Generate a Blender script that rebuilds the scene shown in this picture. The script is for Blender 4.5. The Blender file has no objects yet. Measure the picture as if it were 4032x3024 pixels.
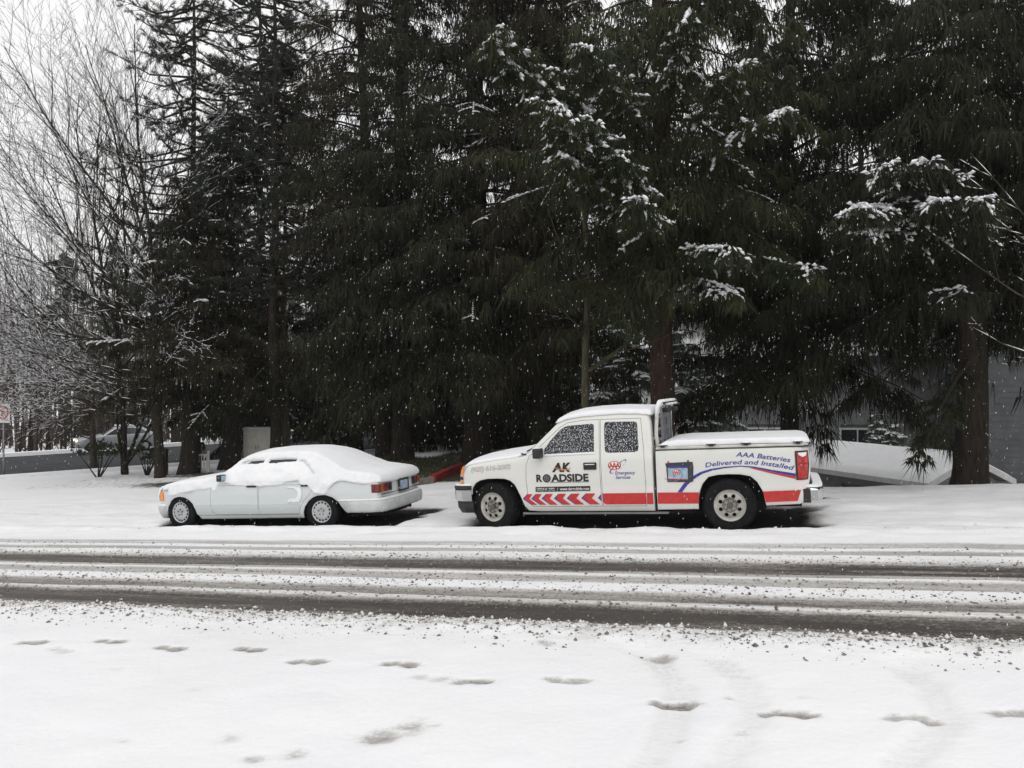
import bpy, bmesh, math, random
import numpy as np
from mathutils import Vector, Matrix
from mathutils.geometry import delaunay_2d_cdt

random.seed(7)
RNG = np.random.default_rng(7)
SC = bpy.context.scene
COL = SC.collection
R = math.radians

# ------------------------------------------------------------------ camera, sky, sun, exposure
cam_data = bpy.data.cameras.new('camera')
cam_data.sensor_width = 36.0
cam_data.lens = 36.0 * 3270.0 / 4032.0
cam_data.clip_end = 3000.0
cam_data.clip_start = 0.05
cam = bpy.data.objects.new('camera', cam_data)
COL.objects.link(cam)
cam.location = (0.0, 0.0, 2.15)
cam.rotation_euler = (R(90.0), 0.0, 0.0)
SC.camera = cam

SUN_EL, SUN_AZ = R(55.0), R(200.0)        # high behind the camera, veiled by cloud
world = bpy.data.worlds.new('World')
SC.world = world
world.use_nodes = True
wn, wl = world.node_tree.nodes, world.node_tree.links
wn.clear()
w_out = wn.new('ShaderNodeOutputWorld')
w_bg = wn.new('ShaderNodeBackground')
w_sky = wn.new('ShaderNodeTexSky')
w_sky.sky_type = 'NISHITA'
w_sky.sun_disc = False
w_sky.sun_elevation = SUN_EL
w_sky.sun_rotation = SUN_AZ
w_sky.air_density = 1.0
w_sky.dust_density = 4.0
w_hs = wn.new('ShaderNodeHueSaturation')
w_hs.inputs['Saturation'].default_value = 0.12
w_mix = wn.new('ShaderNodeMix')
w_mix.data_type = 'RGBA'
w_mix.inputs[0].default_value = 0.80       # a closed, even layer of snow cloud over the clear sky
w_mix.inputs[7].default_value = (12.0, 11.95, 11.95, 1.0)
wl.new(w_sky.outputs[0], w_hs.inputs['Color'])
wl.new(w_hs.outputs[0], w_mix.inputs[6])
wl.new(w_mix.outputs[2], w_bg.inputs['Color'])
w_bg.inputs['Strength'].default_value = 0.10
wl.new(w_bg.outputs[0], w_out.inputs['Surface'])

sun_data = bpy.data.lights.new('sun', 'SUN')
sun_data.energy = 0.5
sun_data.angle = R(40.0)
sun_data.color = (1.0, 0.975, 0.94)
sun = bpy.data.objects.new('sun', sun_data)
COL.objects.link(sun)
# light travels away from the sun: sun stands behind the camera, a little to the right
sd = Vector((math.sin(SUN_AZ) * math.cos(SUN_EL) * -1, math.cos(SUN_AZ) * math.cos(SUN_EL), math.sin(SUN_EL)))
sun.rotation_euler = sd.to_track_quat('Z', 'Y').to_euler()
sun.location = sd * 60

SC.view_settings.view_transform = 'Standard'
SC.view_settings.look = 'None'
SC.view_settings.exposure = 0.0
SC.view_settings.gamma = 1.0
SC.view_settings.use_curve_mapping = False
SC.cycles.use_denoising = True
SC.cycles.max_bounces = 6
SC.cycles.diffuse_bounces = 3
SC.cycles.glossy_bounces = 3
SC.cycles.transmission_bounces = 3
SC.cycles.volume_bounces = 0
SC.cycles.transparent_max_bounces = 6

# ------------------------------------------------------------------ numbers of the place
CT, ST = math.cos(R(18)), math.sin(R(18))      # the street runs 18 degrees off the view's cross axis
def AV(a, v):                                   # along the street (to the right), across it (away)
    return CT * a + ST * v, -ST * a + CT * v
def G(x, y):                                    # the street falls three degrees to the left
    return 0.0498 * x - 0.0162 * y + 0.0365
def sstep(e0, e1, x):
    t = np.clip((x - e0) / (e1 - e0), 0, 1)
    return t * t * (3 - 2 * t)

_P = np.random.default_rng(3).permutation(512)
_P = np.concatenate([_P, _P, _P])
_G = np.random.default_rng(5).random(2048) * 2 - 1
def vnoise(x, y, s=1.0, seed=0):                # smooth value noise in -1..1
    x = np.asarray(x) * s + seed * 17.3; y = np.asarray(y) * s - seed * 9.1
    xi = np.floor(x).astype(int); yi = np.floor(y).astype(int)
    fx, fy = x - xi, y - yi
    fx = fx * fx * (3 - 2 * fx); fy = fy * fy * (3 - 2 * fy)
    def h(i, j): return _G[_P[(_P[i & 511] + j) & 511] + 512 * (seed % 3)]
    a, b, c, d = h(xi, yi), h(xi + 1, yi), h(xi, yi + 1), h(xi + 1, yi + 1)
    return a + (b - a) * fx + (c - a) * fy + (a - b - c + d) * fx * fy
def fbm(x, y, s=1.0, o=3, seed=0):
    r, w, t = 0, 1.0, 0
    for k in range(o):
        r = r + w * vnoise(x, y, s, seed + k); t += w; s *= 2.05; w *= 0.5
    return r / t

# ------------------------------------------------------------------ materials
MATS = {}
def new_mat(name):
    m = bpy.data.materials.new(name); m.use_nodes = True
    MATS[name] = m
    return m, m.node_tree.nodes, m.node_tree.links, m.node_tree.nodes['Principled BSDF']
def coords(n, l, kind='Object', scale=(1, 1, 1)):
    tc = n.new('ShaderNodeTexCoord'); mp = n.new('ShaderNodeMapping')
    mp.inputs['Scale'].default_value = scale
    l.new(tc.outputs[kind], mp.inputs['Vector'])
    return mp.outputs['Vector']
def noise_node(n, l, vec, scale, detail=3, rough=0.55):
    t = n.new('ShaderNodeTexNoise'); t.inputs['Scale'].default_value = scale
    t.inputs['Detail'].default_value = detail; t.inputs['Roughness'].default_value = rough
    l.new(vec, t.inputs['Vector']); return t.outputs['Fac']
def ramp(n, l, fac, stops):
    r = n.new('ShaderNodeValToRGB'); e = r.color_ramp.elements
    while len(e) < len(stops): e.new(0.5)
    for k, (p, c) in enumerate(stops):
        e[k].position = p; e[k].color = (*c, 1)
    l.new(fac, r.inputs['Fac']); return r.outputs['Color']
def math_node(n, l, op, a, b=None, c=None, clamp=False):
    m = n.new('ShaderNodeMath'); m.operation = op; m.use_clamp = clamp
    for k, v in enumerate((a, b, c)):
        if v is None: continue
        if isinstance(v, (int, float)): m.inputs[k].default_value = v
        else: l.new(v, m.inputs[k])
    return m.outputs[0]
def mix_col(n, l, fac, a, b):
    m = n.new('ShaderNodeMix'); m.data_type = 'RGBA'
    for k, v in ((0, fac), (6, a), (7, b)):
        if isinstance(v, (int, float)): m.inputs[k].default_value = v
        elif isinstance(v, tuple): m.inputs[k].default_value = (*v, 1)
        else: l.new(v, m.inputs[k])
    return m.outputs[2]
def bump(n, l, bsdf, height, strength, dist=0.01):
    b = n.new('ShaderNodeBump'); b.inputs['Strength'].default_value = strength
    b.inputs['Distance'].default_value = dist
    l.new(height, b.inputs['Height']); l.new(b.outputs[0], bsdf.inputs['Normal'])

def mat_plain(name, col, rough=0.5, metal=0.0, vary=0.12, scale=6.0, coat=0.0, spec=0.5, bumps=0.0):
    """one base colour with a little procedural unevenness"""
    m, n, l, b = new_mat(name)
    vec = coords(n, l)
    f = noise_node(n, l, vec, scale, 4)
    lo = tuple(c * (1 - vary) for c in col); hi = tuple(min(1, c * (1 + vary)) for c in col)
    l.new(ramp(n, l, f, [(0.3, lo), (0.7, hi)]), b.inputs['Base Color'])
    b.inputs['Roughness'].default_value = rough
    b.inputs['Metallic'].default_value = metal
    b.inputs['Specular IOR Level'].default_value = spec
    b.inputs['Coat Weight'].default_value = coat
    if bumps: bump(n, l, b, noise_node(n, l, vec, scale * 6, 4), bumps)
    return m

# fresh snow
m, n, l, b = new_mat('snow')
vec = coords(n, l)
f = noise_node(n, l, vec, 3.0, 4)
l.new(ramp(n, l, f, [(0.3, (0.80, 0.81, 0.83)), (0.7, (0.87, 0.875, 0.885))]), b.inputs['Base Color'])
b.inputs['Roughness'].default_value = 0.75
b.inputs['Specular IOR Level'].default_value = 0.2
bump(n, l, b, noise_node(n, l, vec, 22.0, 6, 0.65), 0.55, 0.02)

# snow on the ground: clean snow, trampled slush, wet dirty asphalt showing through, by how much traffic wore it
def ground_mat(name):
    m, n, l, b = new_mat(name)
    vec = coords(n, l)
    at = n.new('ShaderNodeAttribute'); at.attribute_name = 'slush'
    bt = n.new('ShaderNodeAttribute'); bt.attribute_name = 'bare'
    m1 = n.new('ShaderNodeMapping'); m1.inputs['Rotation'].default_value = (0, 0, R(18)); l.new(vec, m1.inputs['Vector'])
    m2 = n.new('ShaderNodeMapping'); m2.inputs['Scale'].default_value = (0.16, 3.2, 1); l.new(m1.outputs['Vector'], m2.inputs['Vector'])
    lines = noise_node(n, l, m2.outputs['Vector'], 6.0, 5, 0.7)
    clod = noise_node(n, l, vec, 13.0, 5, 0.7)
    streak = math_node(n, l, 'ADD', math_node(n, l, 'MULTIPLY', lines, 0.6), math_node(n, l, 'MULTIPLY', clod, 0.4))
    grit = noise_node(n, l, vec, 34.0, 4, 0.7)
    s = math_node(n, l, 'ADD', at.outputs['Fac'], math_node(n, l, 'MULTIPLY', math_node(n, l, 'SUBTRACT', streak, 0.5), math_node(n, l, 'MULTIPLY', math_node(n, l, 'POWER', at.outputs['Fac'], 0.7), 1.5)))
    s = math_node(n, l, 'ADD', s, math_node(n, l, 'MULTIPLY', math_node(n, l, 'SUBTRACT', grit, 0.5), math_node(n, l, 'MULTIPLY', math_node(n, l, 'POWER', at.outputs['Fac'], 0.7), 1.3)), clamp=True)
    big = noise_node(n, l, vec, 0.7, 4)
    white = ramp(n, l, big, [(0.3, (0.80, 0.81, 0.83)), (0.7, (0.88, 0.885, 0.895))])
    col = ramp(n, l, s, [(0.0, (0.86, 0.86, 0.87)), (0.10, (0.80, 0.80, 0.80)), (0.30, (0.50, 0.485, 0.465)), (0.55, (0.30, 0.28, 0.262)),
                         (0.80, (0.110, 0.098, 0.088)), (1.0, (0.055, 0.049, 0.044))])
    mul = n.new('ShaderNodeMix'); mul.data_type = 'RGBA'; mul.blend_type = 'MULTIPLY'; mul.inputs[0].default_value = 1.0
    l.new(col, mul.inputs[6]); l.new(ramp(n, l, big, [(0.3, (0.95, 0.955, 0.97)), (0.7, (1, 1, 1))]), mul.inputs[7])
    earth = ramp(n, l, noise_node(n, l, vec, 14.0, 5, 0.7), [(0.3, (0.03, 0.026, 0.017)), (0.6, (0.06, 0.06, 0.034)), (0.8, (0.10, 0.10, 0.07))])
    patch = math_node(n, l, 'ADD', bt.outputs['Fac'], math_node(n, l, 'MULTIPLY', math_node(n, l, 'SUBTRACT', noise_node(n, l, vec, 6.0, 6, 0.75), 0.5), 1.3))
    patch = math_node(n, l, 'MULTIPLY', math_node(n, l, 'SUBTRACT', patch, 0.5), 4.0, clamp=True)
    patch = math_node(n, l, 'MULTIPLY', patch, math_node(n, l, 'MULTIPLY', bt.outputs['Fac'], 2.0, clamp=True))
    wt = n.new('ShaderNodeAttribute'); wt.attribute_name = 'wet_shade'
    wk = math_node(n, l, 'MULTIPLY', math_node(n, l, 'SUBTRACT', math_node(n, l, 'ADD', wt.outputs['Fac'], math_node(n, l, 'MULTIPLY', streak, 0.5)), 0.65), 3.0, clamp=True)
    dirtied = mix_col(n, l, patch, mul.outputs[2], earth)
    l.new(mix_col(n, l, wk, dirtied, (0.016, 0.017, 0.019)), b.inputs['Base Color'])  # wet asphalt under the vehicles, blackened further to carry their shade
    l.new(math_node(n, l, 'SUBTRACT', 0.8, math_node(n, l, 'MULTIPLY', s, 0.30)), b.inputs['Roughness'])
    b.inputs['Specular IOR Level'].default_value = 0.3
    h = math_node(n, l, 'ADD', noise_node(n, l, vec, 16.0, 6, 0.65), math_node(n, l, 'MULTIPLY', grit, math_node(n, l, 'MULTIPLY', at.outputs['Fac'], 1.2)))
    bump(n, l, b, h, 0.55, 0.02)
    return m
ground_mat('snow_ground')

mat_plain('slush_clump', (0.20, 0.185, 0.168), 0.6, vary=0.7, scale=5.0, bumps=0.4)
mat_plain('slush_white', (0.72, 0.71, 0.70), 0.7, vary=0.2, scale=9.0, bumps=0.4)
mat_plain('wet_asphalt', (0.028, 0.029, 0.032), 0.42, vary=0.35, scale=3.0, bumps=0.3)
mat_plain('far_asphalt', (0.040, 0.042, 0.045), 0.85, vary=0.3, scale=0.8, bumps=0.2, spec=0.12)
mat_plain('concrete', (0.20, 0.19, 0.17), 0.85, vary=0.3, scale=5.0, bumps=0.4)
mat_plain('red_paint', (0.30, 0.025, 0.025), 0.7, vary=0.35, scale=8.0, bumps=0.3)

# vehicle paint: clear-coated, a film of road dirt that grows towards the sills, flecks of blown snow
def paint(name, col, dirt, dirt_h, snow_amt):
    m, n, l, b = new_mat(name)
    tc = n.new('ShaderNodeTexCoord'); sp = n.new('ShaderNodeSeparateXYZ'); l.new(tc.outputs['Object'], sp.inputs[0])
    vec = tc.outputs['Object']
    low = math_node(n, l, 'SUBTRACT', 1.0, math_node(n, l, 'DIVIDE', sp.outputs['Z'], dirt_h), clamp=True)
    f = math_node(n, l, 'MULTIPLY', math_node(n, l, 'MULTIPLY', low, low), noise_node(n, l, vec, 3.0, 6, 0.7), clamp=True)
    c1 = mix_col(n, l, f, col, dirt)
    fleck = math_node(n, l, 'GREATER_THAN', noise_node(n, l, vec, 38.0, 3, 0.6), 0.66 if snow_amt else 2.0)
    c2 = mix_col(n, l, math_node(n, l, 'MULTIPLY', fleck, snow_amt), c1, (0.85, 0.86, 0.87))
    l.new(c2, b.inputs['Base Color'])
    b.inputs['Roughness'].default_value = 0.42
    b.inputs['Coat Weight'].default_value = 0.35
    b.inputs['Coat Roughness'].default_value = 0.12
    return m
paint('truck_paint', (0.70, 0.70, 0.665), (0.26, 0.22, 0.17), 0.75, 0.5)
paint('sedan_paint', (0.63, 0.655, 0.655), (0.34, 0.34, 0.32), 0.5, 0.0)
paint('sedan_cladding', (0.50, 0.535, 0.54), (0.30, 0.30, 0.28), 0.5, 0.0)
mat_plain('bumper_grey', (0.50, 0.52, 0.51), 0.5, vary=0.12)
mat_plain('silver_paint', (0.36, 0.38, 0.40), 0.35, 0.3, coat=0.3)
mat_plain('dark_paint', (0.05, 0.055, 0.06), 0.35, coat=0.3)
mat_plain('black_plastic', (0.018, 0.018, 0.019), 0.5, vary=0.3, scale=20)
mat_plain('seam', (0.02, 0.02, 0.02), 0.8)
mat_plain('underbody', (0.012, 0.012, 0.012), 0.9, vary=0.4)
mat_plain('tyre', (0.011, 0.011, 0.012), 0.9, vary=0.5, scale=14, bumps=0.3, spec=0.15)
mat_plain('chrome', (0.62, 0.63, 0.63), 0.22, 1.0, vary=0.12, scale=3)
mat_plain('wheel_steel', (0.40, 0.385, 0.35), 0.5, 0.35, vary=0.25, scale=7)
mat_plain('wheel_alloy', (0.44, 0.455, 0.46), 0.45, 0.3, vary=0.15, scale=7)
mat_plain('wheel_dark', (0.02, 0.02, 0.02), 0.7)
mat_plain('hub_grey', (0.13, 0.12, 0.11), 0.5, 0.5, vary=0.3, scale=12)
mat_plain('amber_lens', (0.80, 0.25, 0.02), 0.2, vary=0.15, scale=14, coat=0.5)
mat_plain('amber_dim', (0.36, 0.085, 0.01), 0.2, vary=0.3, scale=14, coat=0.5)
mat_plain('red_lens', (0.42, 0.012, 0.012), 0.18, vary=0.4, scale=16, coat=0.6)
mat_plain('dark_red_lens', (0.16, 0.012, 0.016), 0.2, vary=0.4, scale=16, coat=0.5)
mat_plain('clear_lens', (0.55, 0.57, 0.58), 0.12, vary=0.2, coat=0.6)
mat_plain('plate_blue', (0.36, 0.44, 0.58), 0.5, vary=0.5, scale=18)
mat_plain('vinyl_black', (0.015, 0.012, 0.012), 0.5)
mat_plain('vinyl_red', (0.52, 0.028, 0.028), 0.45, vary=0.14, scale=16)
mat_plain('vinyl_blue', (0.028, 0.038, 0.26), 0.45, vary=0.2, scale=16)
mat_plain('vinyl_orange', (0.62, 0.22, 0.05), 0.5)
mat_plain('vinyl_grey', (0.20, 0.20, 0.19), 0.5)
mat_plain('vinyl_white', (0.74, 0.74, 0.72), 0.5)
mat_plain('vinyl_charcoal', (0.03, 0.034, 0.04), 0.5, vary=0.3)
mat_plain('vinyl_sky', (0.30, 0.42, 0.52), 0.5, vary=0.35, scale=5)
mat_plain('white_tube', (0.58, 0.57, 0.52), 0.5, vary=0.15)

# side glass with snow blown against it
def glass_snow(name, amount, scale):
    m, n, l, b = new_mat(name)
    tc = n.new('ShaderNodeTexCoord'); mp = n.new('ShaderNodeMapping'); mp.inputs['Scale'].default_value = (1, 1, 0.8)
    l.new(tc.outputs['Object'], mp.inputs['Vector']); vec = mp.outputs['Vector']
    vo = n.new('ShaderNodeTexVoronoi'); vo.inputs['Scale'].default_value = scale; vo.inputs['Randomness'].default_value = 1.0
    l.new(vec, vo.inputs['Vector'])
    fine = noise_node(n, l, vec, scale * 1.1, 4, 0.6)
    k = math_node(n, l, 'SUBTRACT', math_node(n, l, 'ADD', fine, amount), math_node(n, l, 'MULTIPLY', vo.outputs['Distance'], 0.75))
    k = math_node(n, l, 'MULTIPLY', math_node(n, l, 'SUBTRACT', k, 0.33), 3.2, clamp=True)
    l.new(mix_col(n, l, k, (0.022, 0.025, 0.03), (0.78, 0.79, 0.81)), b.inputs['Base Color'])
    l.new(math_node(n, l, 'ADD', math_node(n, l, 'MULTIPLY', k, 0.6), 0.12), b.inputs['Roughness'])
    b.inputs['Specular IOR Level'].default_value = 0.22
    bump(n, l, b, k, 0.4, 0.01)
    return m
glass_snow('snowy_glass', 0.17, 58.0)
glass_snow('buried_glass', 0.45, 22.0)
mat_plain('dark_glass', (0.02, 0.023, 0.028), 0.08, vary=0.2)

# bark and leaf
def bark(name, a, c, sx=6.0):
    m, n, l, b = new_mat(name)
    vec = coords(n, l, 'Object', (1, 1, 0.22))
    f = noise_node(n, l, vec, sx * 2.2, 6, 0.7)
    l.new(ramp(n, l, f, [(0.3, a), (0.7, c)]), b.inputs['Base Color'])
    b.inputs['Roughness'].default_value = 0.95; b.inputs['Specular IOR Level'].default_value = 0.1
    bump(n, l, b, f, 1.0, 0.06)
bark('bark_red', (0.020, 0.014, 0.010), (0.080, 0.052, 0.038))
bark('bark_dark', (0.014, 0.012, 0.010), (0.055, 0.045, 0.035))
bark('bark_moss', (0.03, 0.03, 0.018), (0.12, 0.11, 0.07))
bark('bark_grey', (0.045, 0.042, 0.036), (0.15, 0.14, 0.12))
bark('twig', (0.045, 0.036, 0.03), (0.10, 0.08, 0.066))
bark('hazed_twig', (0.10, 0.085, 0.078), (0.19, 0.165, 0.15))  # paler than the near twigs: distance haze painted into the bark colour
def leaf(name, a, c, sc=0.9):
    m, n, l, b = new_mat(name)
    f = noise_node(n, l, coords(n, l), sc, 4, 0.65)
    l.new(ramp(n, l, f, [(0.3, a), (0.72, c)]), b.inputs['Base Color'])
    b.inputs['Roughness'].default_value = 0.8; b.inputs['Specular IOR Level'].default_value = 0.15
leaf('needle_dark', (0.011, 0.013, 0.008), (0.032, 0.035, 0.018))
leaf('needle_green', (0.014, 0.020, 0.009), (0.046, 0.050, 0.021))
leaf('needle_brown', (0.016, 0.014, 0.009), (0.040, 0.036, 0.019))
leaf('needle_pine', (0.022, 0.030, 0.023), (0.055, 0.068, 0.052))
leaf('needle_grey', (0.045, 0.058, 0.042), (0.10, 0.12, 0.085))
leaf('leaf_shrub', (0.018, 0.028, 0.012), (0.05, 0.07, 0.03))
leaf('grass', (0.03, 0.042, 0.014), (0.075, 0.09, 0.035), 3.0)
mat_plain('siding_grey', (0.15, 0.155, 0.16), 0.8, vary=0.15, scale=2.0)
mat_plain('siding_dark', (0.085, 0.088, 0.092), 0.8, vary=0.2, scale=2.0)
mat_plain('trim_white', (0.50, 0.50, 0.48), 0.6)
mat_plain('trim_dark', (0.05, 0.045, 0.04), 0.7)
mat_plain('cabinet_cream', (0.62, 0.60, 0.53), 0.6, vary=0.1)
mat_plain('galvanised', (0.24, 0.25, 0.26), 0.5, 0.5)
mat_plain('sign_white', (0.62, 0.62, 0.62), 0.5)
mat_plain('sign_red', (0.5, 0.05, 0.05), 0.5)
m, n, l, b = new_mat('headlamp_lit')
b.inputs['Base Color'].default_value = (0.9, 0.8, 0.6, 1)
b.inputs['Emission Color'].default_value = (1.0, 0.74, 0.38, 1); b.inputs['Emission Strength'].default_value = 2.2

# ------------------------------------------------------------------ mesh helpers
def link(name, me, mat=None, parent=None, smooth=False, kind=None):
    o = bpy.data.objects.new(name, me); COL.objects.link(o)
    if mat and not me.materials: me.materials.append(MATS[mat])
    if parent: o.parent = parent
    if smooth: me.polygons.foreach_set('use_smooth', [True] * len(me.polygons))
    if kind: o['kind'] = kind
    return o
def np_mesh(name, V, F):
    """V (n,3), F (m,k) all faces with k corners"""
    V = np.asarray(V, dtype=np.float32); F = np.asarray(F, dtype=np.int32)
    me = bpy.data.meshes.new(name)
    me.vertices.add(len(V)); me.vertices.foreach_set('co', V.ravel())
    k = F.shape[1]
    me.loops.add(F.size); me.loops.foreach_set('vertex_index', F.ravel())
    me.polygons.add(len(F))
    me.polygons.foreach_set('loop_start', np.arange(0, F.size, k, dtype=np.int32))
    me.polygons.foreach_set('loop_total', np.full(len(F), k, dtype=np.int32))
    me.update(calc_edges=True); me.validate()
    return me
def empty(name, label=None, cat=None, group=None, loc=(0, 0, 0), rz=0.0):
    o = bpy.data.objects.new(name, None); COL.objects.link(o)
    o.empty_display_size = 0.2
    o.location = loc; o.rotation_euler = (0, 0, rz)
    tag(o, label, cat, group); return o
def tag(o, label=None, cat=None, group=None, kind=None):
    if label: o['label'] = label
    if cat: o['category'] = cat
    if group: o['group'] = group
    if kind: o['kind'] = kind
    return o

class MB:
    def __init__(s): s.v = []; s.f = []
    def add(s, V, F):
        o = len(s.v); s.v += [tuple(map(float, p)) for p in V]; s.f += [tuple(int(i) + o for i in q) for q in F]; return s
    def box(s, c, d, rot=None, taper=1.0):
        hx, hy, hz = d[0] / 2, d[1] / 2, d[2] / 2
        P = [Vector((x * hx * (taper if z > 0 else 1), y * hy * (taper if z > 0 else 1), z * hz)) for x, y, z in
             ((-1, -1, -1), (1, -1, -1), (1, 1, -1), (-1, 1, -1), (-1, -1, 1), (1, -1, 1), (1, 1, 1), (-1, 1, 1))]
        if rot is not None: P = [rot @ p for p in P]
        return s.add([(p.x + c[0], p.y + c[1], p.z + c[2]) for p in P],
                     [(0, 3, 2, 1), (4, 5, 6, 7), (0, 1, 5, 4), (1, 2, 6, 5), (2, 3, 7, 6), (3, 0, 4, 7)])
    def tube(s, pts, rad, n=8, cap=True):
        pts = [Vector(p) for p in pts]; o = len(s.v)
        if not hasattr(rad, '__len__'): rad = [rad] * len(pts)
        u = None
        for i, p in enumerate(pts):
            d = (pts[min(i + 1, len(pts) - 1)] - pts[max(i - 1, 0)]).normalized()
            if u is None: u = d.orthogonal().normalized()
            else:
                u = (u - d * u.dot(d)); u = u.normalized() if u.length > 1e-6 else d.orthogonal().normalized()
            w = d.cross(u)
            for k in range(n):
                t = 2 * math.pi * k / n
                q = p + (u * math.cos(t) + w * math.sin(t)) * rad[i]; s.v.append(tuple(q))
        for i in range(len(pts) - 1):
            for k in range(n):
                a, b = o + i * n + k, o + i * n + (k + 1) % n
                s.f.append((a, b, b + n, a + n))
        if cap:
            s.f.append(tuple(o + k for k in range(n))[::-1]); s.f.append(tuple(o + (len(pts) - 1) * n + k for k in range(n)))
        return s
    def lathe(s, prof, n=40, axis='Y', c=(0, 0, 0)):
        """prof: (radius, along) closed or open list, turned round the axis"""
        o = len(s.v)
        for r, h in prof:
            for k in range(n):
                t = 2 * math.pi * k / n
                x, z = r * math.cos(t), r * math.sin(t)
                p = (x, h, z) if axis == 'Y' else (x, z, h)
                s.v.append((p[0] + c[0], p[1] + c[1], p[2] + c[2]))
        for i in range(len(prof) - 1):
            for k in range(n):
                a, b = o + i * n + k, o + i * n + (k + 1) % n
                s.f.append((a, a + n, b + n, b))
        return s
    def build(s, name, mat, parent=None, smooth=False, bevel=0.0, kind=None, seg=2):
        me = bpy.data.meshes.new(name); me.from_pydata(s.v, [], s.f); me.validate(); me.update()
        if bevel:
            bm = bmesh.new(); bm.from_mesh(me)
            bmesh.ops.recalc_face_normals(bm, faces=bm.faces)
            bmesh.ops.bevel(bm, geom=bm.edges[:], offset=bevel, segments=seg, profile=0.6, affect='EDGES', clamp_overlap=True)
            bm.to_mesh(me); bm.free()
        else:
            bm = bmesh.new(); bm.from_mesh(me); bmesh.ops.recalc_face_normals(bm, faces=bm.faces); bm.to_mesh(me); bm.free()
        return link(name, me, mat, parent, smooth, kind)

# --- plane geometry for pressed-sheet bodies
def pip(P, poly):
    P = np.asarray(P); x, y = P[:, 0], P[:, 1]; c = np.zeros(len(P), bool)
    n_ = len(poly)
    for i in range(n_):
        x1, y1 = poly[i][:2]; x2, y2 = poly[(i + 1) % n_][:2]
        if y1 == y2: continue
        k = ((y1 > y) != (y2 > y)) & (x < (x2 - x1) * (y - y1) / (y2 - y1) + x1)
        c ^= k
    return c
def seg_dist(P, poly):
    P = np.asarray(P, float); A = np.array([p[:2] for p in poly], float); B = np.roll(A, -1, 0)
    D = B - A; L = (D ** 2).sum(1) + 1e-12
    best = np.full(len(P), 1e9); idx = np.zeros(len(P), int); tt = np.zeros(len(P))
    for i in range(len(A)):
        t = np.clip(((P - A[i]) @ D[i]) / L[i], 0, 1)
        d = np.hypot(*(P - A[i] - t[:, None] * D[i]).T)
        k = d < best
        best[k] = d[k]; idx[k] = i; tt[k] = t[k]
    return best, idx, tt
def densify(poly, sp):
    out = []; n_ = len(poly)
    for i in range(n_):
        p, q = np.array(poly[i], float), np.array(poly[(i + 1) % n_], float)
        k = max(1, int(round(np.hypot(*(q - p)[:2]) / sp)))
        for j in range(k): out.append(tuple(p + (q - p) * j / k))
    return out
def area2(poly):
    return sum(poly[i][0] * poly[(i + 1) % len(poly)][1] - poly[(i + 1) % len(poly)][0] * poly[i][1] for i in range(len(poly)))
def inset(poly, d):
    s = 1 if area2(poly) > 0 else -1; out = []; n_ = len(poly)
    for i in range(n_):
        a, b_, c = (np.array(poly[(i + k) % n_][:2], float) for k in (-1, 0, 1))
        e1 = (b_ - a) / (np.hypot(*(b_ - a)) + 1e-9); e2 = (c - b_) / (np.hypot(*(c - b_)) + 1e-9)
        n1 = np.array((-e1[1], e1[0])) * s; n2 = np.array((-e2[1], e2[0])) * s
        m_ = n1 + n2; m_ = m_ / max(0.5, (m_ @ m_) / 2) if (m_ @ m_) > 1e-6 else n1
        out.append(tuple(b_ + m_ * d * 1.0))
    return out
def smooth_poly(poly, it=2, w=0.3):
    P = np.array(poly, float)
    for _ in range(it):
        P = P + w * ((np.roll(P, 1, 0) + np.roll(P, -1, 0)) / 2 - P)
    return [tuple(p) for p in P]
def cdt(polys, pts, keep):
    """triangulate constrained polygons + loose points; keep(centroids)->mask"""
    V = []; E = []
    for poly in polys:
        o = len(V); V += [Vector((p[0], p[1])) for p in poly]
        E += [(o + i, o + (i + 1) % len(poly)) for i in range(len(poly))]
    V += [Vector((float(p[0]), float(p[1]))) for p in pts]
    r = delaunay_2d_cdt(V, E, [], 0, 1e-5)
    P = np.array([(v.x, v.y) for v in r[0]]); T = np.array([f for f in r[2] if len(f) == 3], int)
    c = P[T].mean(1)
    return P, T[keep(c)]
def flat_region(poly, sp, holes=(), extra=()):
    lo = np.min([p[:2] for p in poly], 0); hi = np.max([p[:2] for p in poly], 0)
    gx, gy = np.meshgrid(np.arange(lo[0], hi[0], sp), np.arange(lo[1], hi[1], sp))
    Q = np.stack([gx.ravel(), gy.ravel()], 1)
    Q = Q + np.random.default_rng(1).uniform(-0.1, 0.1, Q.shape) * sp
    ok = pip(Q, poly) & (seg_dist(Q, poly)[0] > sp * 0.45)
    for h in holes: ok &= ~pip(Q, h) & (seg_dist(Q, h)[0] > sp * 0.45)
    for h in extra: ok &= (seg_dist(Q, h)[0] > sp * 0.3)
    def keep(c):
        k = pip(c, poly)
        for h in holes: k &= ~pip(c, h)
        return k
    return cdt([poly, *holes, *extra], Q[ok], keep)

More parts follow.
